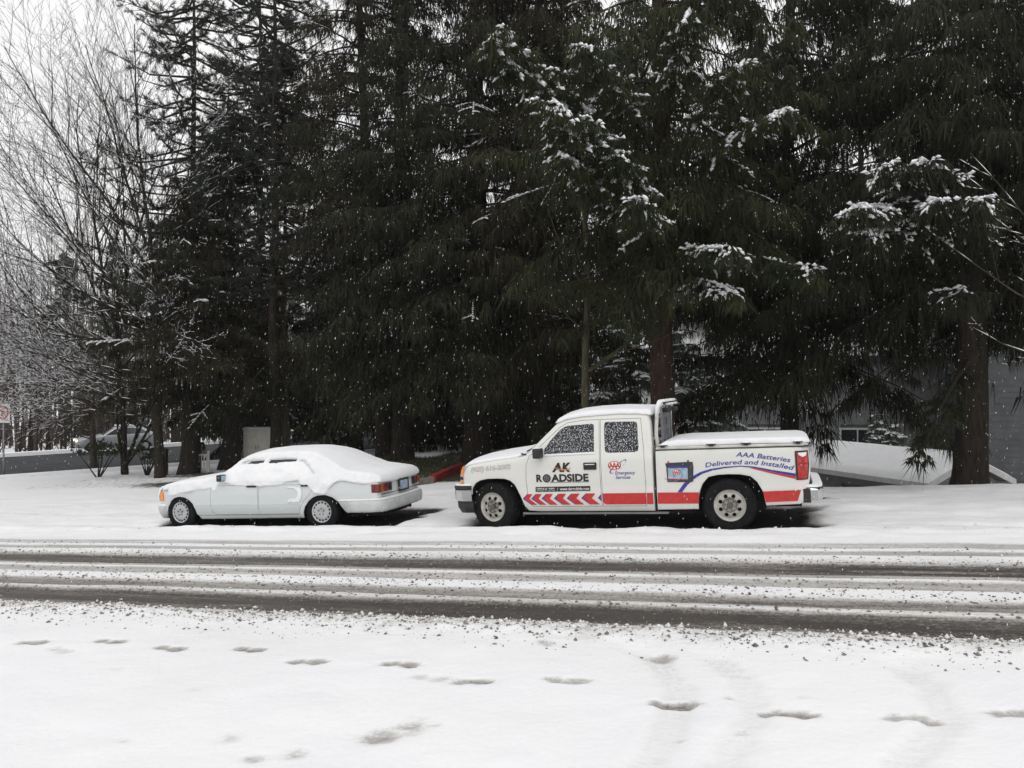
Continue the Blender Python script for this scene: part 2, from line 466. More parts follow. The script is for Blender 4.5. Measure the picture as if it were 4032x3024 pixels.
def pressed_body(root, outline, Wf, panels=(), sp=0.09, cross=10, mats=None, names=None, bumpf=None, holes=(), gap=0.006):
    """a body from its side outline [(x, z, edge radius, crown, tag)], side surface at y = +-Wf(x, z).
    panels: dicts name, poly, mat, parent key, depth - cut out of the left side with a real gap round them.
    Returns {tag or panel name: object}"""
    mats = mats or {}; names = names or {}
    tags = [p[4] for p in outline]
    num = densify([(p[0], p[1], p[2], p[3], i) for i, p in enumerate(outline)], sp * 0.7)
    tg = [tags[int(math.floor(p[4] + 1e-6)) if p[4] <= len(tags) - 1 else len(tags) - 1] for p in num]
    # the index interpolates towards 0 on the closing edge: repair
    k0 = next(i for i in range(len(num)) if abs(num[i][0] - outline[-1][0]) < 1e-9 and abs(num[i][1] - outline[-1][1]) < 1e-9 and i > len(num) // 2)
    for i in range(k0, len(num)): tg[i] = tags[-1]
    B = np.array([p[:4] for p in num])
    ring = [tuple(p[:2]) for p in B]
    s = 1 if area2(ring) > 0 else -1
    d = np.roll(B[:, :2], -1, 0) - np.roll(B[:, :2], 1, 0); d /= np.hypot(*d.T)[:, None] + 1e-9
    nin = np.stack([-d[:, 1], d[:, 0]], 1) * s
    loops = []
    for f in (0.12, 0.4, 1.0):
        Q = B[:, :2] + nin * (B[:, 2:3] * f)
        dist = seg_dist(Q, ring)[0]
        ok = pip(Q, ring) & (dist > B[:, 2] * f * 0.85) & (B[:, 2] * f > 0.004)
        loops.append(Q[ok])
    loops = np.concatenate(loops)
    rings = []
    for p in panels:
        po = densify(p['poly'], sp * 0.6)
        p['outer'] = po
        p['inner'] = densify(inset(p['poly'], p.get('gap', gap)), sp * 0.6)
        rings += [p['inner']] + ([po] if p.get('gap', gap) > 0 else [])
    lo = B[:, :2].min(0); hi = B[:, :2].max(0)
    gx, gy = np.meshgrid(np.arange(lo[0], hi[0], sp), np.arange(lo[1], hi[1], sp))
    Q = np.stack([gx.ravel(), gy.ravel()], 1)
    dd, ii, _ = seg_dist(Q, ring)
    Q = Q[pip(Q, ring) & (dd > np.maximum(B[ii, 2] * 1.1, sp * 0.5))]
    Q = np.concatenate([Q, loops])
    for r_ in rings: Q = Q[seg_dist(Q, r_)[0] > sp * 0.22]
    hr = [densify(h, sp * 0.5) for h in holes]
    for h in hr: Q = Q[(seg_dist(Q, h)[0] > sp * 0.2) & ~pip(Q, h)]
    def keep(c):
        k = pip(c, ring)
        for h in hr: k &= ~pip(c, h)
        return k
    P, T = cdt([ring] + rings + hr, Q, keep)
    d0, i0, t0 = seg_dist(P, ring)
    r0 = B[i0, 2] * (1 - t0) + B[(i0 + 1) % len(B), 2] * t0
    def drop(dist, r): 
        r = np.maximum(r, 1e-4); q = np.clip(r - dist, 0, r)
        return r - np.sqrt(np.maximum(r * r - q * q, 0))
    y = np.array([Wf(a, h) for a, h in P]) - drop(d0, r0)
    if len(hr):
        for h in hr:
            dh = seg_dist(P, h)[0]; y -= drop(dh, np.full(len(P), 0.045))
    if bumpf is not None: y = y + bumpf(P, d0)
    cen = P[T].mean(1)
    owner = np.full(len(T), -1)
    gapm = np.zeros(len(T), bool)
    for k, p in enumerate(panels):
        ins = pip(cen, p['inner']); out = pip(cen, p['outer'])
        if p.get('gap', gap) > 0: gapm |= out & ~ins
        owner[ins] = k; gapm[ins] = False
    res = {}
    V3 = np.stack([P[:, 0], y, P[:, 1]], 1)
    for k, p in enumerate(panels):
        t = T[owner == k]
        if not len(t): continue
        u, inv = np.unique(t, return_inverse=True)
        v = V3[u].copy(); v[:, 1] -= p.get('depth', 0.0)
        me = np_mesh(p['name'], v, inv.reshape(-1, 3))
        par = res.get(p.get('parent'), root)
        res[p['key']] = link(p['name'], me, p['mat'], par, True)
    t = T[gapm & (owner < 0)]
    if len(t):
        u, inv = np.unique(t, return_inverse=True); v = V3[u].copy(); v[:, 1] -= 0.006
        res['seam'] = link(names.get('seam', 'panel_seam'), np_mesh('panel_seam', v, inv.reshape(-1, 3)), 'seam', root)
    # main shell: left rest + whole right + strips over the outline
    tri = T[(owner < 0) & ~gapm]
    nP = len(P)
    Vs = np.concatenate([V3, V3 * [1, -1, 1]])
    faces = {'body': [tuple(q) for q in tri] + [tuple(q[::-1] + nP) for q in T]}
    # map ring points to vertices
    ridx = np.array([int(np.argmin(((P - B[i, :2]) ** 2).sum(1))) for i in range(len(B))])
    extra = []; rows = []
    ws = np.cos(np.linspace(0, math.pi, cross + 1))
    for i in range(len(B)):
        yl = y[ridx[i]]; row = [ridx[i]]
        for w in ws[1:-1]:
            off = -nin[i] * B[i, 3] * (1 - w * w)
            extra.append((B[i, 0] + off[0], yl * w, B[i, 1] + off[1])); row.append(2 * nP + len(extra) - 1)
        row.append(ridx[i] + nP); rows.append(row)
    Vs = np.concatenate([Vs, np.array(extra)])
    for i in range(len(B)):
        j = (i + 1) % len(B); t = tg[i]
        for k in range(cross):
            faces.setdefault(t, []).append((rows[i][k], rows[j][k], rows[j][k + 1], rows[i][k + 1]))
    for t, fs in faces.items():
        if t == 'none': continue
        me = bpy.data.meshes.new(names.get(t, t))
        used = sorted({i for f_ in fs for i in f_}); mp_ = {u: i for i, u in enumerate(used)}
        me.from_pydata([tuple(Vs[u]) for u in used], [], [tuple(mp_[i] for i in f_) for f_ in fs]); me.validate()
        bm = bmesh.new(); bm.from_mesh(me); bmesh.ops.recalc_face_normals(bm, faces=bm.faces)
        bm.to_mesh(me); bm.free()
        res[t] = link(names.get(t, t), me, mats.get(t, 'seam'), root, True)
    return res

def sweep_plan(path, section, closed=False):
    """bumper: path of (x, y) in plan with outward normals, section of (outward, z)"""
    path = [np.array(p, float) for p in path]; mb = MB(); n_ = len(section)
    for i, p in enumerate(path):
        d = path[min(i + 1, len(path) - 1)] - path[max(i - 1, 0)]; d /= np.hypot(*d) + 1e-9
        nn = np.array((d[1], -d[0]))
        for o, z in section: mb.v.append((p[0] + nn[0] * o, p[1] + nn[1] * o, z))
    for i in range(len(path) - 1):
        for k in range(n_):
            a, b_ = i * n_ + k, i * n_ + (k + 1) % n_
            mb.f.append((a, b_, b_ + n_, a + n_))
    mb.f.append(tuple(range(n_))); mb.f.append(tuple((len(path) - 1) * n_ + k for k in range(n_))[::-1])
    return mb

def text_mesh(body, bold=0.0, shear=0.0, res=3, space=1.0):
    cu = bpy.data.curves.new('lettering', 'FONT'); cu.body = body; cu.size = 1.0
    cu.offset = bold; cu.shear = shear; cu.resolution_u = res; cu.space_character = space
    o = bpy.data.objects.new('lettering', cu); COL.objects.link(o)
    dg = bpy.context.evaluated_depsgraph_get()
    me = bpy.data.meshes.new_from_object(o.evaluated_get(dg))
    V = np.array([v.co[:2] for v in me.vertices]); F = [tuple(p.vertices) for p in me.polygons]
    bpy.data.objects.remove(o); bpy.data.curves.remove(cu); bpy.data.meshes.remove(me)
    return V, F

# ------------------------------------------------------------------ terrain: street, near snow field, ground beyond
TRACKS = np.array([(5.9, 0), (6.7, .03), (7.1, .10), (7.4, .22), (7.46, .80), (7.75, .95), (8.0, .95), (8.1, .72), (8.17, .2), (8.27, .2), (8.33, .66),
                   (8.55, .55), (8.62, .24), (8.7, .03), (8.95, .03), (9.03, .34), (9.31, .38), (9.37, .10), (9.43, .10), (9.49, .36), (9.6, .42),
                   (9.66, .84), (10.15, .84), (10.22, .35), (10.35, .14), (10.6, .05), (10.66, .05), (10.72, .36), (10.92, .36), (10.96, .04),
                   (11.1, .04), (11.16, .27), (11.42, .27), (11.5, .04), (12.2, .02), (14, 0)])
FOOT = [(-6.71, 6.04, 0.1, 1), (-5.93, 6.17, 0.0, 1), (-6.21, 5.88, -0.2, .35), (-5.17, 6.07, 0.05, 1), (-4.41, 6.16, 0.02, 1), (-3.68, 5.92, 0.14, 1),
        (-2.87, 5.97, 0.1, 1), (-2.17, 5.72, 0.06, 1), (-2.5, 5.74, 0.0, .4), (-1.49, 5.87, 0.05, .7), (-0.70, 5.58, 0.15, 1), (0.04, 5.54, 0.1, 1),
        (0.75, 5.62, 0.2, .6), (1.35, 5.80, 0.05, .8), (2.1, 5.7, 0.1, .9), (-7.5, 6.1, 0.0, .9)]
BLOT = [(-2.39, 4.67, .14, .8), (-2.25, 4.85, .16, .6), (-2.81, 4.37, .09, .6), (-3.34, 4.48, .09, .35), (-4.01, 4.28, .06, .4), (-3.03, 4.27, .08, .6),
        (-0.55, 5.9, .05, .4), (-0.35, 5.75, .05, .5), (-0.5, 5.6, .04, .4), (0.15, 5.85, .05, .3), (-3.2, 5.3, .05, .25), (-4.2, 5.2, .06, .2), (-5.2, 5.5, .07, .2),
        (-0.9, 6.55, .12, .6), (-1.9, 6.75, .1, .5), (-2.2, 4.75, .05, .5), (-2.1, 4.9, .04, .5), (-0.2, 5.2, .04, .4), (-0.55, 5.0, .04, .35)]
SOFT_RUTS = [[(-1.41, 7.11), (-0.92, 6.49), (-0.67, 5.83), (-0.66, 5.04), (-0.71, 4.66), (-0.9, 3.6)],
             [(-0.69, 7.01), (-0.28, 6.18), (-0.14, 5.59), (-0.31, 4.74), (-0.6, 3.7)],
             [(0.66, 7.09), (0.94, 6.29), (0.97, 5.64), (0.62, 4.93), (0.2, 3.8)]]
def car_dark(a, v):  # mask of bare street under the vehicles, shade painted in with it
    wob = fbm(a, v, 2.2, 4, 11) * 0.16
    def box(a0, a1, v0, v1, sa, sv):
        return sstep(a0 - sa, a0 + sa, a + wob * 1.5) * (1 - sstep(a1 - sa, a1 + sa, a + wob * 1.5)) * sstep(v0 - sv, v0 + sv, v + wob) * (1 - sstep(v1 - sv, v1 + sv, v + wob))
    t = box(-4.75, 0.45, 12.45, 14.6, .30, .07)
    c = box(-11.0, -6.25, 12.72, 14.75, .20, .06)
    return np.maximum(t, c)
def terrain(a, v):
    """height above the sloping street plane, dirt of the snow, bareness"""
    x, y = AV(a, v)
    wa = v + 0.05 * fbm(a, v, 0.35, 2, 1) + 0.10 * fbm(a * .09, v * .55, 1.0, 2, 21) + 0.018 * fbm(a, v, 2.5, 3, 2) + 0.008 * np.clip(a, -14, 6) * sstep(9.3, 8.2, v) * sstep(6.5, 7.0, v) * 0.0
    wa = wa + 0.012 * (a + 3) * (1 - sstep(7.6, 9.2, v)) * sstep(6.4, 7.2, v)
    s = np.interp(wa, TRACKS[:, 0], TRACKS[:, 1])
    fine = fbm(a * 0.5, v * 9.0, 1.0, 3, 4)
    onroad = sstep(7.3, 7.5, v) * (1 - sstep(11.4, 11.7, v))
    s = s * (1 + 0.30 * fine) + onroad * 0.07 * np.maximum(0, fine)
    s = s + onroad * 0.16 * np.maximum(0, fbm(a, v, 1.1, 3, 15)) * sstep(-6, 6, a)
    berm = np.exp(-((wa - 7.12) / 0.22) ** 2)
    lump = fbm(a, v, 9.0, 3, 5)
    s = s + berm * np.clip(0.25 * fbm(a, v, 3.0, 4, 6) + 0.20 * lump, 0, 0.5)
    dz = -0.035 * np.clip(s, 0, 1) * onroad + 0.03
    dz = dz + berm * (0.03 + 0.035 * lump) + onroad * 0.006 * fbm(a * 0.7, v * 6, 1.5, 3, 7)
    dz = dz + 0.03 * fbm(a, v, 0.5, 3, 8) * (1 - onroad) + 0.016 * fbm(a, v, 2.6, 3, 9) * (1 - onroad)
    # foot prints, heel and sole, pressed through to grey slush
    near = (v > 3) & (v < 6.9)
    if near.any():
        pr = np.zeros_like(a)
        for fa, fv, rot, k in FOOT:
            da, dv = a - fa, v - fv
            if not (np.abs(da) < 0.5).any(): continue
            c, q = math.cos(rot), math.sin(rot)
            u, w = da * c + dv * q, -da * q + dv * c
            w = w + 0.012 * np.sin(u * 18 + fa * 7)
            l1 = 1 - ((u + 0.085) / 0.080) ** 2 - (w / 0.066) ** 2
            l2 = 1 - ((u - 0.075) / 0.105) ** 2 - (w / 0.076) ** 2
            pr = np.maximum(pr, k * np.clip(np.maximum(l1, l2) * 2.2 + 0.25 * vnoise(a, v, 22, 2), 0, 1))
        for ba, bv, br, k in BLOT:
            d_ = np.hypot(a - ba, v - bv) / br + 0.45 * fbm(a, v, 9.0, 3, 12)
            pr = np.maximum(pr, 1.1 * k * np.clip(1.3 - d_ * 1.2, 0, 1))
        for path in SOFT_RUTS:
            best = np.full_like(a, 9.0)
            for (a0, v0), (a1, v1) in zip(path[:-1], path[1:]):
                L2 = (a1 - a0) ** 2 + (v1 - v0) ** 2
                t = np.clip(((a - a0) * (a1 - a0) + (v - v0) * (v1 - v0)) / L2, 0, 1)
                best = np.minimum(best, np.hypot(a - a0 - t * (a1 - a0), v - v0 - t * (v1 - v0)))
            rr = 1 - sstep(0.085, 0.125, best + 0.01 * vnoise(a, v, 5, 1))
            dz = dz - 0.022 * rr * (1 - sstep(6.6, 6.9, v)); s = s + 0.085 * rr * (1 - sstep(6.5, 6.8, v))
        dz = dz - 0.022 * pr; s = s + 0.50 * pr
    s = s + 0.055 * np.clip(fbm(a, v, .55, 4, 25), 0, 1) * (1 - sstep(6.6, 7.0, v))
    # rough driven snow in the parking strip, bare wet street with painted shade under the parked vehicles
    strip = sstep(11.5, 12.0, v) * (1 - sstep(17.5, 18.5, v))
    dz = dz + strip * (0.035 * fbm(a * 0.8, v * 1.6, 1.3, 4, 13) + 0.03 + 0.022 * fbm(a * .7, v * 1.5, 4.0, 3, 23))
    s = s + strip * 0.13 * np.clip(fbm(a * 0.5, v * 1.8, 0.9, 4, 14) + 0.1, 0, 1)
    # wheel ruts drifted over behind and before the parked vehicles
    for rv in (12.75, 14.3):
        rut = np.exp(-((v - rv + 0.06 * fbm(a, v, .4, 2, 3)) / 0.12) ** 2) * strip
        s = s + rut * 0.10 * np.clip(0.5 + fbm(a, v, .7, 3, 18), 0, 1); dz = dz - 0.02 * rut
    ridge = np.exp(-((v - 12.22) / 0.16) ** 2) * (0.5 + 0.5 * sstep(-0.3, 0.4, fbm(a, v, 1.6, 3, 16)))
    dz = dz + 0.045 * ridge
    dz = dz - 0.09 * sstep(14.6, 17.0, v) * sstep(-4.5, -0.5, a)
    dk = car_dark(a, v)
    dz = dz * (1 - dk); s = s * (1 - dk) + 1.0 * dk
    # beyond the street: bank falls to the yard of the houses on the right
    yard = sstep(-4.5, -0.5, a)
    edge = 18.3 + 0.35 * fbm(a, v, 0.3, 2, 17)
    dz = dz + yard * 0.03 * np.exp(-((v - edge + 0.5) / 0.8) ** 2)
    dz = dz - yard * (0.2 * (np.maximum(v - edge, 0)) ** 1.15) * (1 - sstep(22, 27, v))
    low = 3.4
    dz = dz - yard * low * sstep(22, 27, v)
    # thin cover under the trees
    bare = sstep(17.5, 20.5, v) * (1 - sstep(30, 36, v)) * (0.30 + 0.38 * fbm(a, v, 0.28, 3, 19)) * (1 - yard)
    bare = np.maximum(bare, 0.95 * np.exp(-(((a + 16.6) / 3.2) ** 2 + ((v - 20.6) / 1.6) ** 2)))
    bare = np.maximum(bare, 0.50 * sstep(18.5, 20, v) * (1 - sstep(25, 28, v)) * sstep(-27, -22, a) * (1 - sstep(-13, -11, a)))
    bare = np.maximum(bare, 0.85 * np.exp(-(((a + 18.4) / 2.6) ** 2 + ((v - 23.4) / 1.5) ** 2)))
    bare = np.maximum(bare, 0.9 * sstep(19.0, 20.0, v) * (1 - sstep(30, 34, v)) * sstep(-13.5, -12, a) * (1 - sstep(-3.5, -2, a)))
    return dz, np.clip(s, 0, 1), np.clip(bare, 0, 1), dk
def height(x, y):
    a, v = CT * x - ST * y, ST * x + CT * y
    dz, _, _, _ = terrain(np.atleast_1d(np.float64(a)), np.atleast_1d(np.float64(v)))
    return float(G(x, y) + dz[0])
def flat_far(x, y, z):                      # the plane levels out towards the horizon
    d = np.hypot(x, y); k = sstep(70, 200, d)
    return z * (1 - k) + k * (-5.0)

def grow(start, step, end, f=1.25):
    out = []; p = start; sg = 1 if end > start else -1
    while sg * (end - p) > 0:
        step *= f; p += sg * step; out.append(p)
    out[-1] = end
    return out
A_AX = np.array(sorted(grow(-15.5, 0.04, -900)) + list(np.arange(-15.5, 6.8, 0.059)) + grow(6.8, 0.04, 900))
V_FIELD = np.array(sorted(grow(3.2, 0.035, -300)) + list(np.arange(3.2, 7.30, 0.032)) + [7.30])
V_ROAD = np.array([7.30] + list(np.arange(7.33, 11.6, 0.036)) + list(np.arange(11.65, 13.0, 0.05)) + list(np.arange(13.05, 15.8, 0.09)) + [15.8])
V_BEYOND = np.array([15.8] + list(np.arange(15.9, 19.5, 0.11)) + list(np.arange(19.6, 36, 0.3)) + grow(36, 0.3, 1200))
def sheet(name, vax):
    a, v = np.meshgrid(A_AX, vax, indexing='ij')
    x, y = AV(a, v); dz, s, bare, wet_shade = terrain(a, v)
    z = flat_far(x, y, G(x, y) + dz)
    na, nv = a.shape
    i = np.arange(na * nv).reshape(na, nv)
    F = np.stack([i[:-1, :-1].ravel(), i[1:, :-1].ravel(), i[1:, 1:].ravel(), i[:-1, 1:].ravel()], 1)
    me = np_mesh(name, np.stack([x.ravel(), y.ravel(), z.ravel()], 1), F)
    for nm, arr in (('slush', s), ('bare', bare), ('wet_shade', wet_shade)):
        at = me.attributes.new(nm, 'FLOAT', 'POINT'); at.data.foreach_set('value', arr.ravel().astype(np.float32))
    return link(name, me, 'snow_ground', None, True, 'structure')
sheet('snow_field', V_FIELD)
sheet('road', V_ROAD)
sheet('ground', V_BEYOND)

# cross street beyond the trees on the left, wet and bare
E0 = np.array((0.932, 0.361)); N0 = np.array((-0.361, 0.932))
def far_pt(e, n_, dz=0.0):
    p = E0 * e + N0 * n_
    return (float(p[0]), float(p[1]), float(flat_far(p[0], p[1], G(p[0], p[1]))) + dz)
V = []; F = []
es = np.arange(-80, 31, 3.0); ns = np.linspace(35.9, 56.0, 8)
for e in es:
    for q in ns: V.append(far_pt(e, q, 0.10))
for i in range(len(es) - 1):
    for j in range(len(ns) - 1):
        k = i * len(ns) + j; F.append((k, k + len(ns), k + len(ns) + 1, k + 1))
link('cross_street', np_mesh('cross_street', V, F), 'far_asphalt', None, False, 'structure')
def kerb_run(name, pts, w, h, mat, label, kind=None, snow=False):
    mb = MB(); ps = [Vector(p) for p in pts]
    for i, p in enumerate(ps):
        d = (ps[min(i + 1, len(ps) - 1)] - ps[max(i - 1, 0)]); d.z = 0; d.normalize(); sd_ = Vector((-d.y, d.x, 0))
        for o, z in ((-w / 2, -0.1), (w / 2, -0.1), (w / 2, h - 0.02), (w / 2 - 0.025, h), (-w / 2 + 0.025, h), (-w / 2, h - 0.02)):
            q = p + sd_ * o; mb.v.append((q.x, q.y, q.z + z))
    for i in range(len(ps) - 1):
        for k in range(6):
            a, b_ = i * 6 + k, i * 6 + (k + 1) % 6; mb.f.append((a, b_, b_ + 6, a + 6))
    mb.f += [tuple(range(6)), tuple((len(ps) - 1) * 6 + k for k in range(6))[::-1]]
    o = mb.build(name, mat)
    if kind: o['kind'] = kind
    else: tag(o, label, 'kerb')
    return o
kerb_run('kerb', [far_pt(e, 35.7, 0.0) for e in np.arange(-60, 28, 2.0)], 0.3, 0.17, 'snow', '', 'structure')
kerb_run('kerb', [far_pt(e, 56.2, 0.0) for e in np.arange(-70, 30, 2.0)], 0.4, 0.34, 'snow', '', 'structure')
# island kerb beside the driveway between the two vehicles: bare concrete, then painted fire-lane red
isl = [(-6.5, 20.0), (-4.6, 20.15), (-3.0, 20.35), (-2.35, 20.6), (-2.05, 21.1)]
kerb_run('concrete_kerb', [(x, y, G(x, y)) for x, y in isl], 0.18, 0.20, 'concrete', 'low grey concrete kerb edging the grass strip behind the sedan')
red = [(-2.045, 21.12), (-1.92, 22.0), (-1.75, 23.3), (-1.45, 25.0), (-1.0, 27.0)]
kerb_run('red_kerb', [(x, y, G(x, y)) for x, y in red], 0.18, 0.235, 'red_paint', 'red painted kerb running back from the driveway between both vehicles')
# grass bank inside that kerb
V = []; F = []
gx = np.linspace(-9, -1.0, 60); gy = np.linspace(20.1, 27, 50)
Xg, Yg = np.meshgrid(gx, gy, indexing='ij')
inside = np.clip(np.minimum((np.interp(Yg, [20.2, 20.6, 21.1, 22, 23.3, 25, 27], [-2.6, -2.4, -2.1, -1.98, -1.8, -1.5, -1.05]) - Xg), (Yg - np.interp(Xg, [-9, -6.5, -4.6, -3, -2.35], [20.0, 20.05, 20.2, 20.4, 20.7]))), -0.1, 3)
inside = inside * sstep(-8.6, -6.4, Xg) - .05 * (1 - sstep(-8.6, -7.0, Xg))
Zg = G(Xg, Yg) + np.where(inside > 0.03, 0.13 + 0.10 * np.minimum(inside, 2.5) + 0.04 * fbm(Xg, Yg, 1.4, 3, 4), -0.25) - .2 * (1 - sstep(-8.2, -6.4, Xg))
i = np.arange(Xg.size).reshape(Xg.shape)
F = np.stack([i[:-1, :-1].ravel(), i[1:, :-1].ravel(), i[1:, 1:].ravel(), i[:-1, 1:].ravel()], 1)
me = np_mesh('grass_bank', np.stack([Xg.ravel(), Yg.ravel(), Zg.ravel()], 1), F)
at = me.attributes.new('bare', 'FLOAT', 'POINT'); at.data.foreach_set('value', np.full(Xg.size, 0.82, np.float32))
at = me.attributes.new('slush', 'FLOAT', 'POINT'); at.data.foreach_set('value', np.zeros(Xg.size, np.float32))
link('grass_bank', me, 'snow_ground', None, True, 'structure')
k = (inside > 0.12).ravel()
cand = np.flatnonzero(k); pick = RNG.choice(cand, 5200)
P0 = np.stack([Xg.ravel()[pick], Yg.ravel()[pick], Zg.ravel()[pick]], 1) + RNG.uniform(-0.07, 0.07, (len(pick), 3)) * [1, 1, 0.1]
hgt = RNG.uniform(0.05, 0.13, len(pick)); ang = RNG.uniform(0, 6.28, len(pick)); wd = 0.011
t1 = np.stack([np.cos(ang) * wd, np.sin(ang) * wd, 0 * ang], 1); lean = RNG.normal(0, 0.03, (len(pick), 3)); lean[:, 2] = hgt
Vg = np.stack([P0 - t1, P0 + t1, P0 + lean], 1).reshape(-1, 3)
tag(link('grass', np_mesh('grass', Vg, np.arange(len(Vg)).reshape(-1, 3)), 'grass'), 'short dark grass poking through on the kerbed bank', 'grass', kind='stuff')

# crumbs of thrown slush along the wheel tracks
def lumps(name, n_, mat, label, vdist, smin, smax, seed):
    r = np.random.default_rng(seed)
    base = np.array([(1, 0, 0), (-1, 0, 0), (0, 1, 0), (0, -1, 0), (0, 0, 1), (0, 0, -1)])
    fc = np.array([(4, 0, 2), (4, 2, 1), (4, 1, 3), (4, 3, 0), (5, 2, 0), (5, 1, 2), (5, 3, 1), (5, 0, 3)]); nb = len(base)
    a = r.uniform(-13, 4.5, n_); v = vdist(r, n_)
    sz = smin + (smax - smin) * r.random(n_) ** 3.2
    x, y = AV(a, v); dz, _, _, _ = terrain(a, v)
    c = np.stack([x, y, G(x, y) + dz + sz * 0.25], 1)
    V = base[None] * (1 + r.uniform(-.4, .4, (n_, nb, 1))) * (sz[:, None, None] * np.stack([r.uniform(.7, 1.4, n_), r.uniform(.6, 1.1, n_), r.uniform(.5, .95, n_)], 1)[:, None, :])
    th = r.uniform(0, 6.28, n_); co, si = np.cos(th)[:, None], np.sin(th)[:, None]
    V = np.stack([V[..., 0] * co - V[..., 1] * si, V[..., 0] * si + V[..., 1] * co, V[..., 2]], -1) + c[:, None, :]
    Fx = (fc[None] + (np.arange(n_) * nb)[:, None, None]).reshape(-1, 3)
    return tag(link(name, np_mesh(name, V.reshape(-1, 3), Fx), mat), label, 'slush', kind='stuff')
def vd_dirty(r, n_):
    c = r.choice([7.05, 7.28, 7.45, 8.12, 8.62, 8.9, 9.25, 9.65, 10.25, 10.45, 11.05, 6.75], n_, p=[.16, .17, .08, .11, .10, .06, .07, .05, .11, .03, .03, .03])
    return c + r.normal(0, 0.10, n_)
def vd_white(r, n_):
    return r.choice([7.2, 7.4, 8.75, 10.45, 12.3], n_, p=[.5, .25, .1, .1, .05]) + r.normal(0, 0.12, n_)
lumps('dirty_slush', 13000, 'slush_clump', 'dirty brown crumbs of slush thrown beside the wheel tracks', vd_dirty, 0.005, 0.021, 1)
lumps('white_slush', 3200, 'slush_white', 'small white chunks of churned snow along the wheel tracks', vd_white, 0.006, 0.028, 2)

# ------------------------------------------------------------------ vehicles
PHI = R(3.0)
def vehicle_root(name, label, a, v, dz=0.0):
    o = empty(name, label, 'car' if 'sedan' in name or 'car' in name else 'truck')
    f = Vector((-CT * math.cos(PHI), ST * math.cos(PHI), -math.sin(PHI))); lft = Vector((-ST, -CT, 0)); up = f.cross(lft)
    x, y = AV(a, v)
    o.matrix_world = Matrix(((f.x, lft.x, up.x, x), (f.y, lft.y, up.y, y), (f.z, lft.z, up.z, G(x, y) + dz), (0, 0, 0, 1)))
    return o
def disc_with_holes(R0, r_in, holes, depth_fn, name, mat, parent, sp=0.03):
    n_ = 56
    ring = [(R0 * math.cos(2 * math.pi * k / n_), R0 * math.sin(2 * math.pi * k / n_)) for k in range(n_)]
    hs = [h for h in holes]
    if r_in: hs.append([(r_in * math.cos(2 * math.pi * k / 24), r_in * math.sin(2 * math.pi * k / 24)) for k in range(24)])
    P, T = flat_region(ring, sp, hs)
    r = np.hypot(P[:, 0], P[:, 1])
    V = np.stack([P[:, 0], depth_fn(r), P[:, 1]], 1)
    back = V.copy(); back[:, 1] -= 0.012
    n0 = len(V)
    F = [tuple(t) for t in T] + [tuple(t[::-1] + n0) for t in T]
    ed = {}
    for t in T:
        for a, b_ in ((t[0], t[1]), (t[1], t[2]), (t[2], t[0])):
            ed[(a, b_)] = 1
    F += [(a, b_, b_ + n0, a + n0) for (a, b_) in ed if (b_, a) not in ed]
    me = bpy.data.meshes.new(name); me.from_pydata([tuple(p) for p in np.concatenate([V, back])], [], F); me.validate()
    bm = bmesh.new(); bm.from_mesh(me); bmesh.ops.recalc_face_normals(bm, faces=bm.faces); bm.to_mesh(me); bm.free()
    return link(name, me, mat, parent)
def circ(cx, cy, r, n_=14, sx=1.0, rot=0.0):
    out = []
    for k in range(n_):
        t = 2 * math.pi * k / n_; x, y = r * sx * math.cos(t), r * math.sin(t)
        out.append((cx + x * math.cos(rot) - y * math.sin(rot), cy + x * math.sin(rot) + y * math.cos(rot)))
    return out
